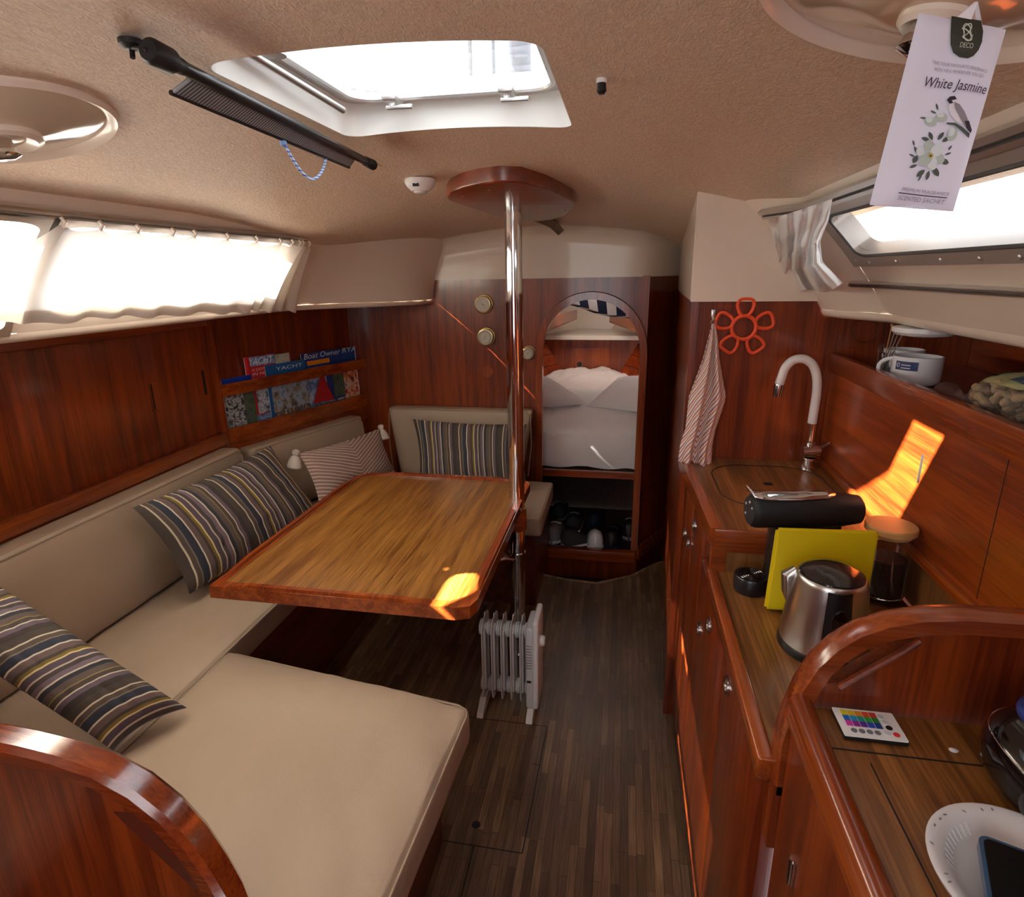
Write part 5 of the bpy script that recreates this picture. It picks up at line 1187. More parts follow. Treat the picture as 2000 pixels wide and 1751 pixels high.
def twf(a, b):
    v, l, r = tw_edge(b); v2 = v + (b ** 3) * (10 * math.sin(a * math.pi * .9) if a > .45 else -2)
    fold = .016 * math.sin(a * 13 + b * 1.5) * min(1, b * 2.2 + .15) + .008 * math.sin(a * 29 + 3 * b) * b
    yy = 1.845 - .035 * sm(b * 1.1) - (.030 if b > .88 else 0) * sm((b - .88) / .12) * (1 - a) * 0
    p = hit(lerp(l, r, a), v2, 'y', 1.835 - .04 * sm(b)); p.y += fold * .9; return p
tm = MB().grid(twf, 60, 50)
obj('cloth', tm, TOWEL, tw, uvs=[(i / 60 * .35 + j / 50 * .0, j / 50 * .8 + i / 60 * .45) for j in range(51) for i in range(61)], smooth=80, thick=.002)
rc = hk_ + V((0, -.018, -.024)); obj('hanging_ring', MB().tube([rc + V((math.cos(k / 16 * 2 * math.pi) * .007, -.002, math.sin(k / 16 * 2 * math.pi) * .009)) for k in range(16)], .0013, 6, closed=True), PIPE, tw)
# kettle
K = hit(1603, 1262, 'z', CZ); kx, ky = K.x, K.y
t = thing('kettle', (kx, ky, CZ), 'brushed steel electric kettle with black lid on the lower worktop', 'kettle')
obj('base', MB().lathe([(.074, .0), (.076, .004), (.075, .016), (.072, .02)], (kx, ky, CZ), 48), BLACK, t)
obj('body', MB().lathe([(.0735, .018), (.073, .03), (.069, .07), (.0635, .11), (.0585, .14), (.057, .146), (.0545, .149)], (kx, ky, CZ), 64), STEEL, t)
ld = obj('lid', MB().lathe([(.0545, .146), (.053, .152), (.045, .158), (.03, .162), (.012, .1635)], (kx, ky, CZ), 48), plain('glossy dark lid', hexc('201b1c'), .2, coat=.6), t)
d = (V((0, 0, 0)) - V((kx, ky, 0))); d.z = 0; d.normalize(); sd = V((-d.y, d.x, 0))
d = (d * .93 + sd * .30).normalized(); sd = V((-d.y, d.x, 0))
hm = MB(); vs = []
for q in range(9):
    z = lerp(.035, .142, q / 8); r = lerp(.0725, .0585, q / 8)
    for k in range(7): a = lerp(-.33, .33, k / 6); vs.append(V((kx, ky, CZ + z)) + (d * math.cos(a) + sd * math.sin(a)) * (r + .006 * math.cos(a * 4.2)))
hm.add(vs, [(j * 7 + i, j * 7 + i + 1, (j + 1) * 7 + i + 1, (j + 1) * 7 + i) for j in range(8) for i in range(6)]); hd = obj('handle_panel', hm, BLACK, t, smooth=50)
wc = V((kx, ky, CZ + .098)) + d * .0735; obj('switch', MB().lathe([(.0115, 0), (.0115, .003), (.009, .005)], wc - d * .002, 24, ax=d, ey=1.7, ex=1), plain('glossy black', hexc('0b0b0c'), .08, coat=1), hd)
obj('switch_ring', MB().tube([wc + d * .001 + sd * math.cos(k / 20 * 2 * math.pi) * .0125 + V((0, 0, math.sin(k / 20 * 2 * math.pi) * .021)) for k in range(20)], .0012, 6, closed=True), RUBBER, hd)
sp_d = (-d * .1 + V((-1, .25, 0))).normalized(); m = MB(); c0_ = V((kx, ky, CZ + .10)) + V((-.056, .02, 0))
m.tube([c0_ + V((.006, 0, -.04)), c0_ + V((-.006, .002, 0)), c0_ + V((-.008, .004, .03)), c0_ + V((.004, .002, .044))], [.006, .012, .014, .008], 12); obj('spout', m, STEEL, t)
# coffee machine
mc = thing('coffee_machine', (.37, 1.21, CZ), 'black capsule coffee machine with chrome lever and round drip tray', 'coffee machine')
Lh, Rh = V((.275, 1.222, CZ + .188)), V((.500, 1.262, CZ + .188))
dh = (Rh - Lh).normalized()
obj('head', MB().tube([Lh - dh * .002, Lh + dh * .003, Lh + dh * .010, Rh - dh * .05, Rh - dh * .006, Rh], [.028, .034, .0365, .0365, .030, .022], 32), BLACKM, mc)
fc_ = MB().lathe([(.029, 0), (.029, .002)], Lh - dh * .0005, 32, ax=-dh); fo = obj('front_face', fc_, plain('dark grey face', hexc('26262a'), .5), mc)
for a in (.6, 1.5, 2.6, 3.8): obj('button', MB().lathe([(.0028, .002), (.0024, .0035)], Lh - dh * .0005 + (V((0, 0, 1)) * math.sin(a) + dh.cross(V((0, 0, 1))) * math.cos(a)) * .019, 12, ax=-dh), plain('pale symbol', hexc('b9b9bd'), .4), fo)
lvv = MB(); wv = dh.cross(V((0, 0, 1))).normalized()
prf = [(-.012, .052, .006), (.0, .040, .020), (.03, .0375, .024), (.09, .0375, .024), (.15, .0375, .020), (.168, .037, .010)]
vs = []
for a, h_, w_ in prf:
    for k in (-1, -.5, 0, .5, 1): vs.append(Lh + dh * a + wv * w_ * k + V((0, 0, h_ - .010 * k * k * (w_ / .024) + .003)))
lvv.add(vs, [(i * 5 + k, i * 5 + k + 1, (i + 1) * 5 + k + 1, (i + 1) * 5 + k) for i in range(len(prf) - 1) for k in range(4)]); obj('lever', lvv, CHROME, mc, smooth=60, thick=.002)
obj('column', MB().bb(.325, .46, 1.225, 1.275, CZ + .0, CZ + .175, bev=.010, seg=3), BLACK, mc)
tc2 = hit(1457, 1150, 'z', CZ); tcx, tcy = tc2.x + .008, tc2.y - .0
dt = obj('drip_tray', MB().lathe([(.034, 0), (.036, .003), (.036, .034), (.034, .037), (.031, .036)], (tcx, tcy, CZ), 40), BLACK, mc)
for r in (.027, .021, .015, .009): obj('grill_ring', MB().tube([V((tcx + r * math.cos(k / 28 * 2 * math.pi), tcy + r * math.sin(k / 28 * 2 * math.pi), CZ + .037)) for k in range(28)], .0013, 6, closed=True), plain('glossy black', (0, 0, 0)), dt)
obj('tray_arm', MB().bb(tcx + .02, .34, tcy - .012, 1.245, CZ, CZ + .02, bev=.003), BLACK, mc)
# yellow board leaning on the machine
A_ = V((.305, 1.145, CZ + .001)); B_ = V((.498, 1.158, CZ + .001)); up_ = V((0.012, .028, .168)); 
ub = (B_ - A_); W_ = ub.length; ub.normalize(); uh = up_.length; uu = up_.normalized(); nb = ub.cross(uu)
bmx = bmesh.new(); bmesh.ops.create_cube(bmx, size=1)
for v in bmx.verts: v.co = V(((v.co.x + .5) * W_, (v.co.y + .5) * uh, (v.co.z) * .014))
bmesh.ops.bevel(bmx, geom=list(bmx.edges), offset=.005, segments=2, affect='EDGES')
Rm = Matrix((ub, uu, nb)).transposed(); yb = MB().bm(bmx, A_ + V((0, 0, .004)), Rm)
tag(obj('cutting_board', yb, plain('yellow plastic', hexc('dcc40c'), .45, bump=.08, bscale=90), base=(.41, 1.165, CZ), smooth=40), 'yellow square board leaning on the coffee machine behind the kettle', 'board')
# carafe
cc = hit(1718, 1158, 'z', CZ); cx_, cy_ = .553, 1.235
t = thing('glass_canister', (cx_, cy_, CZ), 'clear glass canister with orange-lit flat lid, right of the yellow board', 'canister')
obj('glass_body', MB().lathe([(.030, .002), (.040, .003), (.0415, .010), (.0415, .155), (.0395, .155), (.0395, .012), (.03, .008)], (cx_, cy_, CZ), 40), CLEAR, t)
obj('contents', MB().lathe([(.038, .010), (.0385, .014), (.0385, .095), (.037, .097)], (cx_, cy_, CZ), 32), plain('ground coffee', hexc('2a130a'), .8, bump=.6, bscale=200), t)
obj('lid', MB().lathe([(.0385, .146), (.043, .152), (.0475, .156), (.048, .166), (.046, .169), (.02, .170)], (cx_, cy_, CZ), 44), plain('pale bamboo lid', hexc('cf9f63'), .45), t)
obj('rim_band', MB().tube([V((cx_ + .0418 * math.cos(k / 30 * 2 * math.pi), cy_ + .0418 * math.sin(k / 30 * 2 * math.pi), CZ + .018)) for k in range(30)], .0016, 6, closed=True), CHROME, t)
# shelf items: mugs
SHZ = 1.283
BLU = plain('navy label print', hexc('1a2a5c'), .4)
def mug(x, y, r, h, lab, ang, off):
    t = thing('mug', (x, y, SHZ), lab, 'mug', 'white mugs on the shelf')
    obj('cup', MB().lathe([(r * .8, 0), (r * .93, .004), (r, .012), (r, h), (r - .003, h), (r - .004, .012), (r * .5, .008)], (x, y, SHZ), 40), WHITE, t)
    hd = V((math.cos(ang), math.sin(ang), 0)); c = V((x, y, SHZ + h * .55)) + hd * (r - .004); hh = h * .34
    obj('handle', MB().tube([c + hd * (.030 * math.sin(q / 12 * math.pi)) + V((0, 0, hh * math.cos(q / 12 * math.pi))) for q in range(13)], .0045, 10), WHITE, t)
    lbm = MB(); n_ = 12
    a0, a1 = off
    vs = [V((x + (r + .0006) * math.cos(lerp(a0, a1, i / n_)), y + (r + .0006) * math.sin(lerp(a0, a1, i / n_)), SHZ + h * q)) for q in (.55, .86) for i in range(n_ + 1)]
    lo = obj('label', lbm.add(vs, [(i, i + 1, i + 1 + n_ + 1, i + n_ + 1) for i in range(n_)]), BLU, t)
    for q in (.62, .72): 
        v2 = [V((x + (r + .001) * math.cos(lerp(a0, a1, f)), y + (r + .001) * math.sin(lerp(a0, a1, f)), SHZ + h * (q + dz))) for dz in (0, .025) for f in (.3, .4, .5, .6, .7)]
        obj('print_line', MB().add(v2, [(i, i + 1, i + 6, i + 5) for i in range(4)]), WHITE, lo, smooth=0)
    rg = [V((x + (r + .0012) * math.cos(lerp(a0, a1, .15) + .06 * math.cos(k / 12 * 2 * math.pi)), y + (r + .0012) * math.sin(lerp(a0, a1, .15) + .06 * math.cos(k / 12 * 2 * math.pi)), SHZ + h * .72 + .005 * math.sin(k / 12 * 2 * math.pi))) for k in range(12)]
    obj('round_mark', MB().tube(rg, .0008, 5, closed=True), WHITE, lo)
    return t
mug(.690, 1.560, .052, .066, 'wide white mug with blue label, the nearer one on the galley shelf', math.radians(165), (math.radians(195), math.radians(250)))
mug(.715, 1.695, .046, .066, 'white mug with blue label behind the wide one on the galley shelf', math.radians(220), (math.radians(160), math.radians(198)))
gx = V((.645, 1.625, SHZ)); t = thing('drinking_glass', gx, 'clear glass standing between the two white mugs', 'glass')
obj('glass_wall', MB().lathe([(.014, 0), (.016, .002), (.020, .085), (.0188, .085), (.0148, .006), (.01, .004)], gx, 28), CLEAR, t)
for k, (dx, dy, c) in enumerate(((.016, -.035, STEEL), (.012, -.022, STEEL), (.0, -.03, STEEL), (-.002, -.012, plain('wooden skewer', hexc('a77f52'), .7)))):
    a = gx + V((0, .008, .006)); b = gx + V((dx, dy, .115 + .006 * k))
    s_ = thing('skewer', a, ['thin steel skewer leaning furthest towards the nut bag in the glass', 'thin steel skewer in the glass, second from the right', 'thin steel skewer in the glass, middle one', 'thin wooden skewer in the glass, leftmost'][k], 'skewer', 'skewers in the glass')
    obj('shaft', MB().tube([a, b], .0013, 6), c, s_); obj('knob', MB().lathe([(.001, -.004), (.0034, -.001), (.0034, .002), (.001, .004)], b, 10), BRASS if k == 0 else c, s_)
# nut bag
NBc = V((.690, 1.14, SHZ)); 
bagL = thing('nut_bag', (.685, 1.22, SHZ), 'clear plastic bag of peanuts with a yellow and blue label on the shelf', 'bag')
def bagf(a, b, shrink=0):
    th = b * 2 * math.pi; y = lerp(1.400, .93, a); q = max(0, min(1, (a - .18) / .3)); w_ = lerp(.012, .062, sm(q)) + (.012 * math.exp(-((a - .02) / .06) ** 2)); h_ = lerp(.010, .042, sm(q)) + (.006 * math.exp(-((a - .02) / .05) ** 2))
    w_ *= 1 - shrink; h_ *= 1 - shrink
    x = .683 + w_ * math.cos(th); z = SHZ + .003 + h_ * (1 + math.sin(th) * .98)
    nz = .0045 * mnoise.noise(V((x * 30, y * 26, z * 30))) + .0025 * mnoise.noise(V((x * 80, y * 70, z * 80)))
    n_ = V((math.cos(th), 0, math.sin(th))); p = V((x, y, z)) + n_ * nz * (1 if not shrink else 0); p.z = max(p.z, SHZ + .0012); return p
obj('film', MB().grid(bagf, 60, 36), FILM, bagL, smooth=80)
def labf(a, b): p = bagf(lerp(.34, .98, a), lerp(.12, .36, b) + .03 * math.sin(a * 5)); n_ = (p - V((.683, p.y, SHZ + .045))).normalized(); return p + n_ * .0008
lb_ = obj('label', MB().grid(labf, 24, 8), plain('pale yellow label', hexc('a8a878'), .35, coat=.5), bagL, smooth=80)
def labf2(a, b): p = bagf(lerp(.56, .80, a), lerp(.15, .34, b)); n_ = (p - V((.683, p.y, SHZ + .045))).normalized(); return p + n_ * .0022
obj('blue_print', MB().grid(labf2, 10, 6), plain('faded blue print', hexc('3d5069'), .4), lb_, smooth=80)
for k in range(5):
    pp = [bagf(lerp(.42, .52, 0) + .006 * q + .012 * k * 0, .17 + .03 * k + .008 * math.sin(q * 1.6)) for q in range(10)]
    obj('print_line', MB().tube([p + (p - V((.683, p.y, SHZ + .045))).normalized() * .0022 for p in pp], .0007, 5), plain('dark green print', hexc('28382c'), .4), lb_)
NUT = plain('peanut shell', hexc('a88a62'), .7, bump=1, bscale=260, var=.2)
nm_ = MB(); nm_.lathe([(.001, -.0165), (.006, -.0145), (.0082, -.009), (.0075, -.003), (.0062, .001), (.0078, .006), (.0085, .0105), (.006, .0155), (.001, .0175)], (0, 0, 0), 12)
me = bpy.data.meshes.new('peanut'); me.from_pydata([tuple(v) for v in nm_.v], [], nm_.f); me.materials.append(NUT)
for p in me.polygons: p.use_smooth = True
placed = []; tries = 0
rnd = random.Random(4)
while len(placed) < 96 and tries < 6000:
    tries += 1; y = rnd.uniform(.95, 1.295); a = (1.400 - y) / .47; q = max(0, min(1, (a - .18) / .3)); w_ = lerp(.012, .062, sm(q)) - .014; h_ = lerp(.010, .042, sm(q)) - .008
    if w_ < .008: continue
    th = rnd.uniform(0, 2 * math.pi); r = math.sqrt(rnd.random()); p = V((.683 + w_ * r * math.cos(th), y, SHZ + .003 + h_ + .008 + h_ * r * math.sin(th) * .95))
    if min([(p - o).length for o in placed] or [1]) < .0148: continue
    placed.append(p)
for i, p in enumerate(placed):
    o = bpy.data.objects.new('peanut', me); sc.collection.objects.link(o); o.location = p; o.rotation_euler = (rnd.uniform(0, 3), rnd.uniform(0, 3), rnd.uniform(0, 3)); tag(o, 'brown peanut in its shell inside the clear bag on the galley shelf', 'peanut', 'peanuts in the clear bag')
# under-deck lamp, wire ring
p = hit(1763, 612, 'z', 1.415); p = V((.685, 1.545, 1.417)); t = thing('downlight', p, 'flat white round lamp under the right side deck above the mugs', 'lamp')
obj('housing', MB().lathe([(.064, 0), (.064, .010), (.056, .017)], p, 40, ax=(0, 0, -1)), WHITEP, t); obj('diffuser', MB().lathe([(.054, .016), (.03, .021), (.01, .022)], p, 32, ax=(0, 0, -1)), plain('milky plastic', hexc('ded8d4'), .4), t)
p = hit(1690, 645, 'x', .95); p.y = min(p.y, 1.82); q = hit(1690, 646, 'y', 1.866)
tag(obj('wall_ring', MB().tube([q + V((math.cos(k / 30 * 2 * math.pi) * .033, -.002, math.sin(k / 30 * 2 * math.pi) * .033)) for k in range(30)], .0014, 6, closed=True), plain('dull brown metal ring', hexc('5b3a2a'), .4, metal=.6), base=q), 'thin metal ring flat on the wood in the corner left of the mugs', 'ring')

# ---------------------------------------------------------------- chart table items
rc4 = [hit(u, v, 'z', TX + .009) for u, v in ((1625, 1377), (1738, 1391), (1781, 1446), (1650, 1434))]
RX = (rc4[1] - rc4[0] + rc4[2] - rc4[3]) / 2; RY = (rc4[3] - rc4[0] + rc4[2] - rc4[1]) / 2; RX.z = RY.z = 0
ctr = sum(rc4, V((0, 0, 0))) / 4; W_ = RX.length; Hh = RY.length; ux = RX.normalized(); uy = V((ux.y, -ux.x, 0)); 
t = thing('remote_control', (ctr.x, ctr.y, TX), 'flat white light remote with rows of coloured buttons on the chart table', 'remote control')
Rm = Matrix((ux, uy, V((0, 0, 1)))).transposed()
bmx = bmesh.new(); bmesh.ops.create_cube(bmx, size=1)
for v in bmx.verts: v.co = V((v.co.x * W_, v.co.y * Hh, v.co.z * .005))
obj('back', MB().bm(bmx, (ctr.x, ctr.y, TX + .0035), Rm), BLACK, t, smooth=0)
fo = V((ctr.x, ctr.y, TX + .0062))
obj('face', MB().prism(rrect(-W_ / 2, W_ / 2, -Hh / 2, Hh / 2, .002), fo, ux, uy, (0, 0, .0012)), WHITEP, t, smooth=0)
fo = fo + V((0, 0, .0013))
cols = [['d9cf2a', 'd9b82a', 'd98a2a', 'd05030', 'c03a30'], ['1f62b5', '2a8ec0', '25938a', '2c9a40', '1f7a30'], ['c03a98', '8a2a8a', '5a2a90', '2a48b0', '1f3a8a']]
for r, row in enumerate(cols):
    for k, c in enumerate(row):
        cx_ = -W_ * .33 + k * W_ * .118; cy_ = -Hh * .33 + r * Hh * .19
        obj('button', MB().prism([(cx_ - .0037, cy_ - .0045), (cx_ + .0037, cy_ - .0045), (cx_ + .0037, cy_ + .0045), (cx_ - .0037, cy_ + .0045)], fo, ux, uy, (0, 0, .0006)), plain('button ' + c, hexc(c), .4), t, smooth=0)
for k in range(4):
    cx_ = -W_ * .31 + k * W_ * .125; cy_ = Hh * .30; o_ = fo + ux * cx_ + uy * cy_; obj('button', MB().lathe([(.0036, 0), (.0036, .0007)], o_, 16), plain('grey button', hexc('6c6e76'), .4), t)
for k, (cx_, cy_, c) in enumerate(((.26, -.30, 'c9cdd2'), (.29, -.12, 'c9cdd2'), (.30, .08, '1a1a1c'), (.22, .28, 'd5d8dc'), (.36, .30, 'c83a3a'))):
    o_ = fo + ux * W_ * cx_ + uy * Hh * cy_; obj('button', MB().lathe([(.0038, 0), (.0038, .0007)], o_, 16), plain('button ' + c, hexc(c), .4), t)
# crumb
p = hit(1862, 1467, 'z', TX); tag(obj('crumb', MB().lathe([(.001, 0), (.0035, .001), (.0042, .002), (.002, .0032)], p, 10, ex=1.25), PAPER, base=p), 'tiny white crumb on the chart table near the black case', 'crumb')
# dish
dc = V((.378, .470, TX)); t = thing('dish', dc, 'white melamine dish with grey specks and embossed lines, bottom right corner', 'dish')
def dlathe(prof, ex=1.0, ey=1.25, n=48): return MB().lathe(prof, dc, n, ex=ex, ey=ey)
MEL = plain('white melamine', hexc('dcdcde'), .35, coat=.4)
obj('dish_body', MB().lathe([(.046, 0), (.056, .004), (.066, .016), (.071, .022), (.072, .025), (.069, .0262), (.060, .023), (.054, .014), (.050, .010), (.046, .0075), (.02, .006)], dc, 56, ex=1.12, ey=1.18), MEL, t, smooth=60)
mb = MB(); rs_ = random.Random(3); fm_ = MB()
for k in range(26):
    a = rs_.uniform(0, 2 * math.pi); r = rs_.uniform(.0635, .068); c = dc + V((math.cos(a) * r * 1.12, math.sin(a) * r * 1.18, .0266 - abs(r - .0665) * .3)); d1 = V((math.cos(a * 3), math.sin(a * 3), 0)) * .0026; d2 = V((-d1.y, d1.x, 0)) * .45
    mb.add([c - d1, c + d2, c + d1, c - d2], [(0, 1, 2, 3)])
for k in range(14):
    a = rs_.uniform(0, 6.3); r = rs_.uniform(0, .04); c = dc + V((math.cos(a) * r, math.sin(a) * r, .0078)); d1 = V((.0024, 0, 0)); d2 = V((0, .001, 0)); mb.add([c - d1, c + d2, c + d1, c - d2], [(0, 1, 2, 3)])
obj('speckle_pattern', mb, plain('grey speck', hexc('7d7d86'), .4), t, smooth=0)
lm = MB()
for k in range(10):
    a = math.radians(112 + 6 * k); d1 = V((math.cos(a) * 1.12, math.sin(a) * 1.18, 0)); lm.tube([dc + d1 * .0512 + V((0, 0, .0125)), dc + d1 * .0575 + V((0, 0, .0205))], .0007, 5)
obj('embossed_lines', lm, MEL, t)
# phone lying across the dish
P0, P1, P2 = hit(1908, 1630, 'z', TX + .034), hit(2010, 1668, 'z', TX + .034), hit(1965, 1790, 'z', TX + .034)
ux = (P1 - P0).normalized(); uy = V((ux.y, -ux.x, 0)); t = thing('phone', dc + V((.03, -.02, .027)), 'dark smartphone in a blue case lying across the speckled dish', 'phone')
obj('case', MB().prism(rrect(0, .072, 0, .146, .009), P0 + V((0, 0, -.006)), ux, uy, (0, 0, .009)), plain('blue phone case', hexc('1f4468'), .35, coat=.4), t, smooth=40)
obj('screen', MB().prism(rrect(.0035, .0685, .0035, .1425, .007), P0 + V((0, 0, .0031)), ux, uy, (0, 0, .0006)), plain('dark phone glass', hexc('060608'), .25, spec=.15), t, smooth=0)
# black glossy case
bc_ = V((.487, .583, TX)); t = thing('glossy_case', bc_, 'glossy black rounded case with a blue top at the right edge of the chart table', 'case')
GB = plain('glossy black plastic', hexc('080709'), .12, coat=.5)
def sup(a, b, sx=.088, sy=.080, sz=.047, c=bc_ + V((0, 0, .048))):
    th = a * 2 * math.pi; ph = (b - .5) * math.pi; e_ = .75
    cp = math.copysign(abs(math.cos(ph)) ** e_, math.cos(ph)); sp2 = math.copysign(abs(math.sin(ph)) ** e_, math.sin(ph))
    ct_ = math.copysign(abs(math.cos(th)) ** .8, math.cos(th)); st_ = math.copysign(abs(math.sin(th)) ** .8, math.sin(th)); return c + V((sx * cp * ct_, sy * cp * st_, sz * sp2))
obj('shell', MB().grid(sup, 40, 24), GB, t, smooth=60)
obj('blue_top', MB().grid(lambda a, b: sup(a, b, .066, .056, .013, bc_ + V((.010, .018, .089))), 32, 12), plain('blue glossy panel', hexc('12306e'), .15, coat=.8), t, smooth=60)
obj('seam', MB().tube([sup(k / 40, .62, .0883, .0803, .0473) for k in range(40)], .0008, 5, closed=True), CHROME, t)

# ---------------------------------------------------------------- scented sachet
Q = [hit(u, v, 'y', .5) for u, v in ((1795, 25), (1965, 58), (1862, 413), (1698, 400))]
sa = thing('scented_sachet', (Q[0] + Q[1]) / 2, 'white scented sachet printed White Jasmine with bird and flowers, hanging from the ceiling', 'sachet')
def qp(a, b, off=0):
    """a across 0..1, b down 0..1"""
    p = lerp(lerp(Q[0], Q[1], a), lerp(Q[3], Q[2], a), b); U = 2 * a - 1; W = 2 * b - 1
    bulge = .0045 * max(0, (1 - U ** 4) * (1 - W ** 6)) ** .6
    bulge += .0012 * math.sin(a * 9 + b * 6) * (1 - U ** 2); return p + V((0, -1, 0)) * (bulge + off)
NG = 20
vs = [qp(i / NG, j / 30) for j in range(31) for i in range(NG + 1)] ; fs = [(j * 21 + i, j * 21 + i + 1, (j + 1) * 21 + i + 1, (j + 1) * 21 + i) for j in range(30) for i in range(NG)]
o_ = len(vs); vs += [V((v.x, 1.0 - v.y, v.z)) for v in vs]; fs += [tuple(o_ + i for i in f[::-1]) for f in fs]
obj('pouch', MB().add(vs, fs), plain('white sachet paper', hexc('dfdfee'), .55, bump=.15, bscale=60), sa, smooth=70)
INKG = plain('dark green grey print', hexc('35382f'), .5); INKV = plain('dark violet print', hexc('3d2a45'), .5); INKL = plain('light grey print', hexc('8a8aa0'), .5)
def flatpoly(name, pts, mat, off=.0006, parent=sa):
    tri = tessellate_polygon([[V((x, y, 0)) for x, y in pts]]); return obj(name, MB().add([qp(x, y, off) for x, y in pts], [tuple(t_) for t_ in tri]), mat, parent, smooth=0)
def px2(u, v):
    # photo position -> sachet coordinates (bilinear inverse)
    a, b = .5, .5
    C4 = [(1795, 25), (1965, 58), (1862, 413), (1698, 400)]
    for _ in range(20):
        X = lambda a, b, k: (C4[0][k] * (1 - a) + C4[1][k] * a) * (1 - b) + (C4[3][k] * (1 - a) + C4[2][k] * a) * b
        e = (u - X(a, b, 0), v - X(a, b, 1)); da = ((X(a + .01, b, 0) - X(a, b, 0)) / .01, (X(a + .01, b, 1) - X(a, b, 1)) / .01); db = ((X(a, b + .01, 0) - X(a, b, 0)) / .01, (X(a, b + .01, 1) - X(a, b, 1)) / .01)
        D2 = da[0] * db[1] - da[1] * db[0]; a += (e[0] * db[1] - e[1] * db[0]) / D2; b += (da[0] * e[1] - da[1] * e[0]) / D2
    return a, b
def patch(name, pl, mat, off=.0006, parent=sa): return flatpoly(name, [px2(*p) for p in pl], mat, off, parent)
tagp = patch('tag', [(1857, 33), (1915, 42), (1914, 65), (1910, 85), (1903, 100), (1893, 111), (1882, 115), (1868, 112), (1857, 103), (1852, 88), (1852, 68)], INKG, .0012)
def stext(s, u, v, u2, v2, h, mat, parent=sa, shear=0, off=.002, name='lettering'):
    """line of text from (u,v) to (u2,v2) along its baseline, in sachet space"""
    cu = bpy.data.curves.new('t', 'FONT'); cu.body = s; cu.size = 1; cu.shear = shear; cu.resolution_u = 3
    to = bpy.data.objects.new('t', cu); sc.collection.objects.link(to); bpy.context.view_layer.update()
    me = bpy.data.meshes.new_from_object(to.evaluated_get(bpy.context.evaluated_depsgraph_get())); v_ = [x.co.copy() for x in me.vertices]; f_ = [tuple(p.vertices) for p in me.polygons]
    bpy.data.objects.remove(to); bpy.data.curves.remove(cu); bpy.data.meshes.remove(me)
    x0 = min(p.x for p in v_); x1 = max(p.x for p in v_); a0 = px2(u, v); a1 = px2(u2, v2); upv = (px2(u, v - h)[0] - a0[0], px2(u, v - h)[1] - a0[1])
    down = (px2(1740, 400)[0] - px2(1830, 30)[0])
    P = []
    for p in v_:
        q = (p.x - x0) / (x1 - x0); hh = p.y / .72
        P.append(qp(lerp(a0[0], a1[0], q) + 0 * hh, lerp(a0[1], a1[1], q) + (px2(u + h * .28, v - h)[1] - a0[1]) * hh, off))
    return obj(name, MB().add(P, f_), mat, parent, smooth=0, norm=False)
LT = plain('pale tag print', hexc('c9cfc0'), .5)
stext('DECO', 1867, 94, 1890, 98, 10, LT, tagp, off=.0026)
ks = []
for k in range(40):
    a = k / 40 * 2 * math.pi; u = 1883 + 9 * math.sin(a) * (1 + .0) + 3 * math.sin(3 * a); v = 66 + 13 * math.cos(a) + 4 * math.cos(5 * a); ks.append(qp(*px2(u, v), .0024))
obj('knot_emblem', MB().tube(ks, .00038, 5, closed=True), LT, tagp)
kk = []
for k in range(60):
    a = k / 60 * 2 * math.pi; u = 1883 + 8 * math.sin(2 * a) - 2 * math.cos(a); v = 66 + 15 * math.cos(a) + 3 * math.sin(3 * a); kk.append(qp(*px2(u, v), .0026))
obj('knot_emblem', MB().tube(kk, .00035, 5, closed=True), LT, tagp)
stext('TAKE YOUR FAVOURITE FRAGRANCE', 1814, 123, 1920, 142, 6, INKL); stext('WITH YOU, WHEREVER YOU GO', 1818, 136, 1912, 151, 6, INKL)
stext('White Jasmine', 1799, 166, 1919, 181, 20, INKV, shear=.2)
stext('PREMIUM FRAGRANCE', 1755, 372, 1846, 382, 7, INKL); stext('SCENTED SACHET', 1747, 390, 1838, 399, 9, INKL, shear=.15)
ln = [qp(*px2(u, v), .0014) for u, v in ((1750, 376), (1797, 381), (1844, 386))]; obj('printed_rule', MB().tube(ln, .0003, 5), INKV, sa)
GRN = plain('dark leaf print', hexc('4c554e'), .5); PET = plain('petal print', hexc('d2dcdc'), .5); PET2 = plain('petal shade print', hexc('b3bfb8'), .5); YEL = plain('stamen print', hexc('b9a640'), .5); BRD = plain('bird grey print', hexc('8d8590'), .5); BRK = plain('bird dark print', hexc('2c2430'), .5); BRW = plain('bird white print', hexc('e3dfe6'), .5)
def ell(cx, cy, rx, ry, rot=0, n=16, pinch=0):
    r = math.radians(rot); o = []
    for k in range(n):
        a = 2 * math.pi * k / n; x = rx * math.cos(a); y = ry * math.sin(a) * (1 - pinch * abs(math.cos(a)) ** 3); o.append((cx + x * math.cos(r) - y * math.sin(r), cy + x * math.sin(r) + y * math.cos(r)))
    return o
for cx, cy, rx, ry, rot in ((1812, 262, 9, 4, 70), (1832, 262, 10, 4, 130), (1802, 268, 8, 4, 20), (1843, 268, 9, 4, 150), (1782, 308, 9, 5, 120), (1778, 322, 8, 3, 160), (1793, 336, 11, 5, 140), (1808, 340, 10, 4, 105), (1824, 332, 11, 6, 60), (1842, 312, 8, 6, 20), (1784, 290, 9, 3, 70), (1792, 345, 8, 2, 120), (1848, 296, 7, 2, -20), (1852, 284, 6, 2, -50), (1825, 205, 7, 2, 80), (1818, 215, 6, 2, 30), (1780, 275, 6, 2, 80), (1800, 226, 7, 2, 10), (1776, 300, 6, 2, 30)):
    patch('leaf_print', ell(cx, cy, rx, ry, rot, pinch=.7), GRN, .0007)
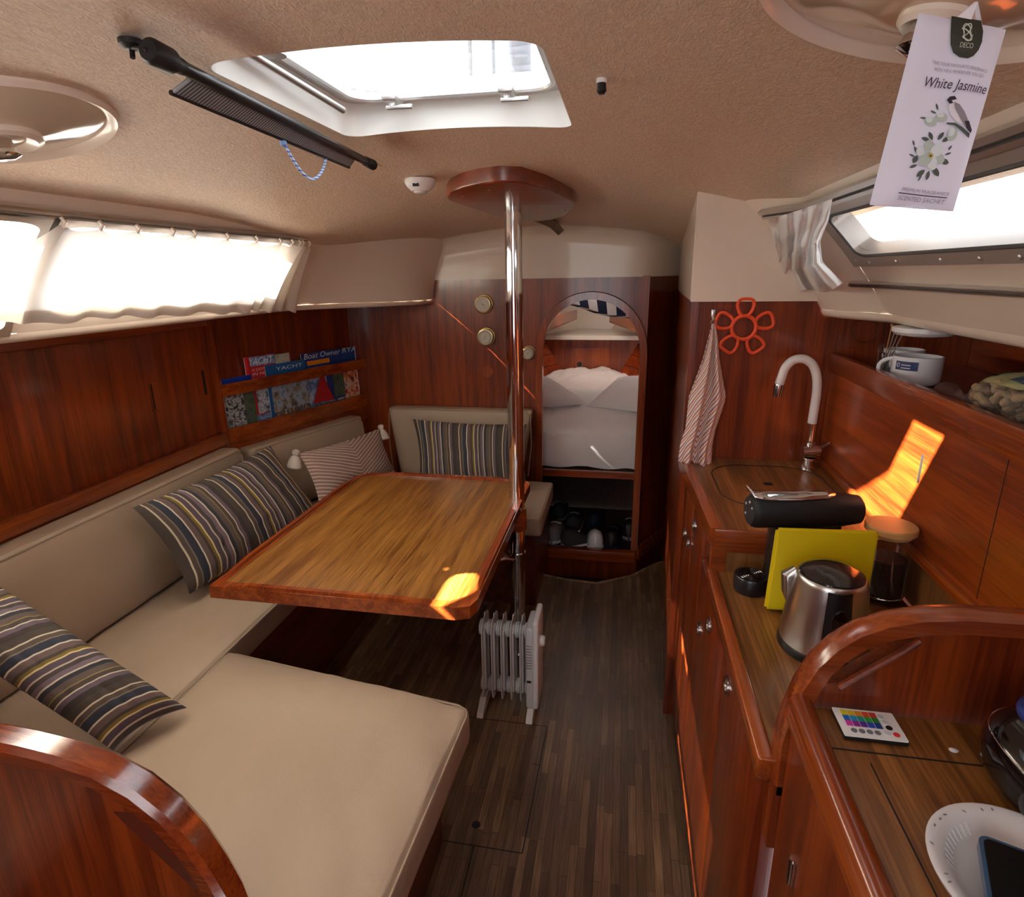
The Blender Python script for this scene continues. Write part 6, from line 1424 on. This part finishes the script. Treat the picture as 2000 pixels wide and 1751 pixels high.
for cx, cy, rx, ry, rot in ((1812, 234, 12, 9, 30), (1832, 226, 12, 9, 0), (1855, 258, 14, 10, -60)): patch('rose_print', ell(cx, cy, rx, ry, rot), PET2, .0010); 
for cx, cy, rx, ry, rot in ((1809, 230, 6, 6, 0), (1830, 222, 7, 5, 0), (1853, 254, 9, 6, -60)): patch('rose_print', ell(cx, cy, rx, ry, rot), PET, .0014)
for a in range(0, 360, 60): patch('petal_print', ell(1812 + 15 * math.cos(math.radians(a + 20)), 300 + 15 * math.sin(math.radians(a + 20)), 15, 11, a + 20), PET if a % 120 else PET2, .0012 + .0002 * (a // 60 % 3))
patch('stamen_print', ell(1811, 301, 5, 5), YEL, .0022); patch('stamen_print', ell(1810, 302, 2, 2), BRK, .0025)
patch('bird_body_print', [(1848, 196), (1858, 192), (1868, 200), (1878, 214), (1884, 228), (1882, 238), (1872, 238), (1860, 232), (1850, 222), (1845, 208)], BRW, .0014)
patch('bird_wing_print', [(1855, 197), (1866, 201), (1877, 214), (1886, 232), (1892, 250), (1886, 252), (1876, 238), (1866, 222), (1858, 210)], BRD, .0018)
patch('bird_tail_print', [(1878, 232), (1887, 232), (1893, 250), (1890, 256), (1882, 246)], BRK, .0020)
patch('bird_cap_print', [(1841, 193), (1847, 187), (1856, 186), (1860, 192), (1850, 194), (1853, 199), (1846, 201)], BRK, .0021)
patch('branch_print', [(1842, 236), (1860, 236), (1874, 243), (1890, 256), (1888, 265), (1872, 250), (1858, 241), (1842, 239)], GRN, .0013)
rb0 = hit(1884, 38, 'y', .498); rbm = MB(); A1_, A2_ = hit(1870, 33, 'y', .498), hit(1897, 38, 'y', .498); B1_, B2_ = hit(1903, 4, 'y', .495), hit(1910, 4, 'y', .495)
topc = V((.236, .52, cz(.236, .52) - .074))
rbm.add([A1_, A2_, B2_, B1_, topc + V((.003, 0, 0)), topc - V((.003, 0, 0))], [(0, 1, 2, 3), (3, 2, 4, 5)]); obj('ribbon', rbm, plain('white ribbon', hexc('e4e4ea'), .5), sa, smooth=0, thick=.0006)
